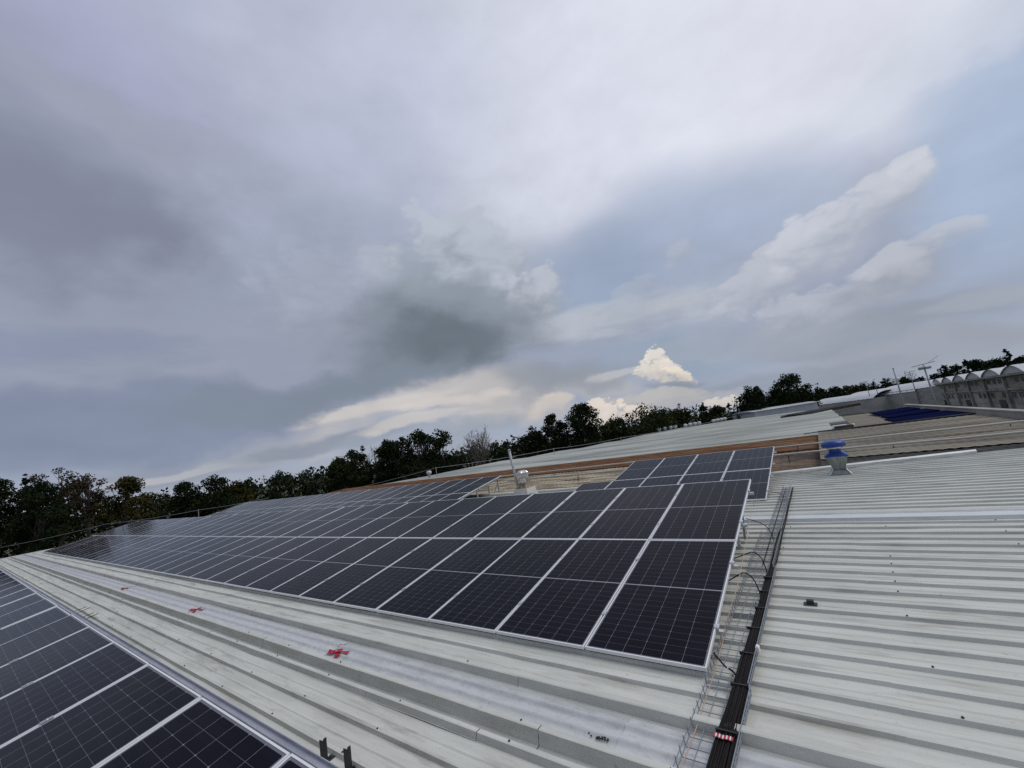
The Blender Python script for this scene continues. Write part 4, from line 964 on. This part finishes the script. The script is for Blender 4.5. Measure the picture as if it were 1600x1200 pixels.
def tree(px, py, dep, wpx, kind, label, seed, matname=None, name=None):
    K = KINDS[kind]; rng = np.random.default_rng(seed)
    top = at_d(px, py, dep); H = top.z; s = FPX/dep; W = wpx/s/2                      # crown half width in metres
    base = Vector((top.x, top.y, 0))
    nm = name or {'round': 'broadleaf_tree', 'bushy': 'bushy_tree', 'olive': 'olive_green_tree', 'airy': 'sparse_tree', 'euc': 'eucalyptus_tree', 'fareuc': 'eucalyptus_tree', 'cone': 'conifer_tree', 'bare': 'bare_tree'}[kind]
    o = thing(nm, label, 'tree', base, (0, 0, 0), 'trees beyond the roofs')
    z0 = max(H*K['start'], H-K.get('span', 2.7)*W) if kind != 'bare' else H*K['start']; cen = []; rr = []
    n = K['n']
    for i in range(n):
        t = rng.random()
        if kind == 'cone':
            t = t**1.3; r = W*(1-t)**.8*(.9+.3*rng.random())+.12*W*rng.random(); a = rng.random()*6.28; q = r*math.sqrt(rng.random())
            cr = W*K['cr']*(1.5-1.05*t)
            cen.append((q*math.cos(a), q*math.sin(a), z0+(H-cr*.6-z0)*t)); rr.append(cr)
        elif kind in ('euc', 'fareuc'):
            a = rng.random()*6.28; t = .15+.85*t; q = W*(.30+.7*math.sin(math.pi*min(1, t*.95)))*math.sqrt(rng.random())*.9; cr = W*K['cr']*(.9+.9*rng.random())*1.25
            cen.append((q*math.cos(a), q*math.sin(a), z0+(H-cr*.7-z0)*t)); rr.append(cr)
        else:
            a = rng.random()*6.28; prof = math.sqrt(max(.03, 1-(2*t-.85)**2/1.35)) if kind != 'airy' else math.sqrt(max(.05, t))*.98
            q = W*prof*math.sqrt(rng.random())*.92; cr = W*K['cr']*(.9+.9*rng.random())
            zz = z0+(H-cr*.6-z0)*t
            if kind in ('airy', 'olive') : zz = H-cr*.5-(H-z0)*(.75*(1-t)**1.3+.28*(q/W)**2)
            elif q > .45*W: zz = min(zz, H-(H-z0)*.30*((q/W-.45)/.5)**1.5-cr*.5)
            cen.append((q*math.cos(a), q*math.sin(a), zz)); rr.append(cr)
    i = int(np.argmax([c[2] for c in cen])); cen[i] = (cen[i][0]*.2, cen[i][1]*.2, H-rr[i]*.62)
    cen = np.array(cen); rr = np.array(rr)
    # trunk and limbs
    mb = MB(); tr = max(.16, H*.016); lean = rng.normal(0, .02, 2)*H
    fork = z0*(.75 if kind != 'bare' else .9)+H*.06
    if kind == 'bare': tr *= .8; lean = lean*0
    trunk = [(0, 0, -.1), (lean[0]*.3, lean[1]*.3, fork*.5), (lean[0]*.6, lean[1]*.6, fork), (lean[0], lean[1], (fork+H)*.55), (lean[0]*.9, lean[1]*.9, H*.9)]
    mb.tube(trunk, [tr*1.25, tr, tr*.85, tr*.5, tr*.16], 7)
    px_m = 1/s
    order = rng.permutation(len(cen))[:26 if kind not in ('bare', 'airy') else 46]
    tw = []
    if kind == 'bare':
        def limb(p0, dv, ln, r, lev):
            pts = [p0]; d_ = dv.normalized(); n_ = 4
            for k in range(n_):
                d_ = (d_+Vector(rng.normal(0, .10, 3))+Vector((0, 0, .07))).normalized(); pts.append(pts[-1]+d_*ln/n_)
            mb.tube(pts, [r*(1-.17*k) for k in range(n_+1)], 5 if lev < 2 else 3, False)
            if lev < 4:
                for k in range((7, 5, 5, 3)[lev]):
                    t = rng.uniform(.25, 1.); a = pts[min(int(t*n_), n_-1)].lerp(pts[min(int(t*n_)+1, n_)], (t*n_) % 1)
                    e = (d_+Vector(rng.normal(0, .42, 3))); e.z = abs(e.z)+.12
                    limb(a, e, ln*rng.uniform(.36, .58), max(.008*dep/60, r*.46), lev+1)
        hb = fork
        for k in range(11):
            a = k*2.4+rng.random(); limb(Vector((0, 0, hb*(.75+.25*rng.random()))), Vector((math.cos(a)*.42, math.sin(a)*.42, 1.)), (H-hb)*rng.uniform(.5, .66), tr*.42, 0)
        order = []
    for i in order:
        c = Vector(cen[i]); h = fork+(min(c.z, H*.85)-fork)*rng.uniform(.15, .55); f = max(0, min(1, h/H))
        st = Vector((lean[0]*f, lean[1]*f, max(fork*.7, h))); mid = st.lerp(c, .5)+Vector((rng.normal(), rng.normal(), 1.2))*W*.06
        r0 = tr*.34*(1-.5*f)
        mb.tube([st, mid, c], [r0, r0*.62, max(.03, r0*.22)], 5, False)
        if kind in ('bare', 'airy', 'euc'):
            for k in range(10 if kind == 'bare' else 4):
                dv = (c-st).normalized()+Vector(rng.normal(0, .55, 3)); dv.z = abs(dv.z)*.8+.1; a0 = st.lerp(c, rng.uniform(.35, 1)); ln = W*rng.uniform(.16, .42)
                e1 = a0+dv.normalized()*ln
                if e1.z > H: e1.z = H
                mb.tube([a0, e1], [max(.028, r0*.25), .014*dep/60], 4, False)
                if kind == 'bare':
                    for k2 in range(5):
                        dv2 = dv.normalized()+Vector(rng.normal(0, .6, 3)); a1 = a0.lerp(e1, rng.uniform(.3, 1)); e2 = a1+dv2.normalized()*ln*rng.uniform(.3, .6); e2.z = min(e2.z, H)
                        mb.tube([a1, e2], [.018*dep/60, .009*dep/60], 3, False)
    mb.build('trunk', M[K['bark']], o)
    if K['dens'] > 0:
        leaf = max(.2, 2.3*px_m*1600/1024)
        area = (wpx*1.0)*(H-z0)*s*(1024/1600)**2
        cnt = int(min(9000, max(700, area*K['dens']*1.15)))
        global RNG
        RNG = np.random.default_rng(seed+1000)
        v = leaf_cloud(cen, rr, cnt, leaf, .8)
        c = link('crown', mesh_quads('crown', v, M[matname or K['leaf']]), o)
    return o
TREES = [
 # px, py, depth, width px, kind, label
 (-6, 748, 47, 60, 'round', 'dark dense tree cut by the left edge of the photo'),
 (40, 741, 50, 46, 'cone', 'dark pointed tree rising left of the brownish open crowned tree'),
 (62, 752, 47, 74, 'round', 'broad very dark tree in front of the brownish open crowned tree', 'leaf_dark'),
 (92, 730, 56, 96, 'airy', 'tall brownish open crowned tree with bare twigs on top'),
 (136, 741, 55, 62, 'airy', 'smaller brownish open crowned tree right of the tall one'),
 (194, 746, 54, 74, 'olive', 'rounded olive brown tree with open lower branches'),
 (246, 769, 60, 44, 'airy', 'small thin tree between the olive brown tree and the dark pair', 'leaf_mid'),
 (289, 752, 58, 48, 'round', 'dark dense tree, left of the dark pair above the panel edge'),
 (331, 743, 58, 58, 'round', 'dark dense tree, right of the dark pair above the panel edge'),
 (366, 752, 62, 46, 'bushy', 'dull olive tree at the right shoulder of the dark pair', 'leaf_olive'),
 (388, 749, 66, 26, 'euc', 'slim ragged tree just right of the dull olive tree'),
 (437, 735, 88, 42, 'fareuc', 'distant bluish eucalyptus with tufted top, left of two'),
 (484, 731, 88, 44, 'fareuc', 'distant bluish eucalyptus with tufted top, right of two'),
 (527, 714, 68, 56, 'bushy', 'dark bushy tree at the left end of the middle grove'),
 (548, 703, 66, 46, 'bushy', 'feathery topped bushy tree, left of the pointed one in the middle grove', 'leaf_mid'),
 (566, 697, 66, 52, 'cone', 'feathery pointed tree left of the thin bare spike in the middle grove', 'leaf_mid'),
 (583, 692, 70, 20, 'bare', 'thin bare spike of a tree rising behind the middle grove'),
 (603, 687, 66, 54, 'round', 'dark round topped tree in the middle grove left of the eucalyptus trio'),
 (627, 682, 64, 38, 'euc', 'ragged eucalyptus, left of the trio left of the bare tree'),
 (655, 671, 62, 60, 'euc', 'tallest ragged eucalyptus, middle of the trio left of the bare tree'),
 (683, 671, 63, 50, 'euc', 'ragged eucalyptus with sky gaps, right of the trio left of the bare tree'),
 (714, 703, 66, 34, 'airy', 'low sparse tree right under the bare tree on its left', 'leaf_mid'),
 (744, 664, 66, 64, 'bare', 'leafless pale grey tree with a fan of fine branches'),
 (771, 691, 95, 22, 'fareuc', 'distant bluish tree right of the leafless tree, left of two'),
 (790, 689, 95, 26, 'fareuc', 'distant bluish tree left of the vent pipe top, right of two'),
 (812, 683, 72, 32, 'euc', 'ragged dark tree directly above the vent pipe'),
 (829, 665, 74, 40, 'round', 'dark tree at the left foot of the tall dense clump'),
 (862, 647, 76, 46, 'bushy', 'tall dark green tree left of the tallest black crowned tree', 'leaf_dark'),
 (907, 631, 74, 58, 'round', 'tallest black crowned tree above the pale roof in the centre'),
 (948, 660, 84, 40, 'bushy', 'lower dark tree right of the tallest black crowned tree'),
 (1000, 632, 84, 104, 'round', 'very broad round dome crowned tree above the white ventilators', 'leaf_mid'),
 (960, 652, 88, 50, 'bushy', 'dark tree at the left shoulder of the broad dome crowned tree'),
 (1060, 630, 92, 44, 'airy', 'sparse topped tree right of the broad dome crowned tree', 'leaf_brown'),
 (1056, 640, 90, 52, 'bushy', 'dense tree standing under the sparse topped tree'),
 (1097, 629, 98, 36, 'cone', 'pointed conifer above the right ventilator group'),
 (1118, 634, 98, 40, 'bushy', 'low dark tree right of the pointed conifer'),
 (1138, 630, 100, 34, 'cone', 'blunt conifer left of the tall black double topped tree'),
 (1167, 603, 92, 42, 'round', 'tall black double topped tree left of the giant spreading tree'),
 (1181, 603, 92, 16, 'euc', 'narrow black spire beside the double topped tree'),
 (1226, 583, 94, 60, 'euc', 'giant dark spreading tree behind the white shed'),
 (1215, 606, 96, 90, 'round', 'broad dark mass of a tree below the giant spreading tree'),
 (1252, 606, 100, 40, 'bushy', 'dark tree on the right flank of the giant spreading tree', 'leaf_dark'),
 (1277, 599, 195, 34, 'cone', 'spiky palm like tree right of the giant spreading tree'),
 (1300, 604, 195, 38, 'bushy', 'dark tree behind the small far vault', 'leaf_dark'),
 (1324, 602, 200, 36, 'bushy', 'brownish green tree left of the wide far vault', 'leaf_olive'),
 (1346, 600, 200, 30, 'round', 'small dark tree behind the thin posts, left of two'),
 (1364, 596, 200, 30, 'cone', 'small dark pointed tree behind the thin posts, right of two'),
 (1382, 591, 205, 36, 'cone', 'dark pointed tree left of the plain tall mast'),
 (1411, 590, 205, 26, 'round', 'round dark tree left of the antenna mast'),
 (1437, 589, 205, 36, 'round', 'round dark tree right of the antenna mast'),
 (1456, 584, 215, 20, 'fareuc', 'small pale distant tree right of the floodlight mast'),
 (1475, 571, 200, 30, 'round', 'dark tree above the vaults, left of the rounded pair'),
 (1493, 567, 200, 24, 'euc', 'dark ragged tree above the vaults, right of the rounded pair'),
 (1507, 562, 200, 18, 'cone', 'dark narrow tree above the vaults beside a rounded crown'),
 (1521, 562, 200, 32, 'round', 'dark rounded crown above the vaults beside the narrow tree'),
 (1552, 560, 205, 56, 'bushy', 'wide low dark trees mass left of the tall conifer above the vaults', 'leaf_dark'),
 (1570, 546, 200, 26, 'cone', 'tall conifer standing above the vaults near the right edge'),
 (1595, 556, 205, 32, 'bushy', 'dark tree at the right edge of the photo above the vaults', 'leaf_dark'),
]
for i, t in enumerate(TREES): tree(*t[:6], 100+i, t[6] if len(t) > 6 else None)
# dense undergrowth below the crowns: one mass nobody could count
cen = []; rr = []
def under(pts, h, r, n):
    for (a, b) in zip(pts[:-1], pts[1:]):
        for k in range(n):
            t = random.random(); p = Vector(a).lerp(Vector(b), t); q = random.random()
            cen.append((p.x+random.gauss(0, 2.5), p.y+random.gauss(0, 2.5), h*q)); rr.append(r*random.uniform(.7, 1.3))
def gp(px, dep, py=700): q = at_d(px, py, dep); return (q.x, q.y, 0)
under([gp(-120, 56), gp(60, 60), gp(250, 66), gp(420, 72), gp(560, 74), gp(700, 72), gp(830, 80)], 9.2, 1.7, 165)
under([gp(830, 80), gp(960, 90), gp(1080, 100), gp(1180, 104), gp(1255, 112)], 9.5, 2.2, 130)
under([gp(1250, 205), gp(1320, 212), gp(1400, 225)], 9.5, 3, 90)
under([gp(1400, 240), gp(1620, 230)], 10, 4, 60)
v = leaf_cloud(np.array(cen), np.array(rr), 95000, .6, .9)
tag(link('undergrowth', mesh_quads('undergrowth', v, M['leaf_dark'])), 'dark tangled undergrowth below the tree line', 'undergrowth', None, 'stuff')
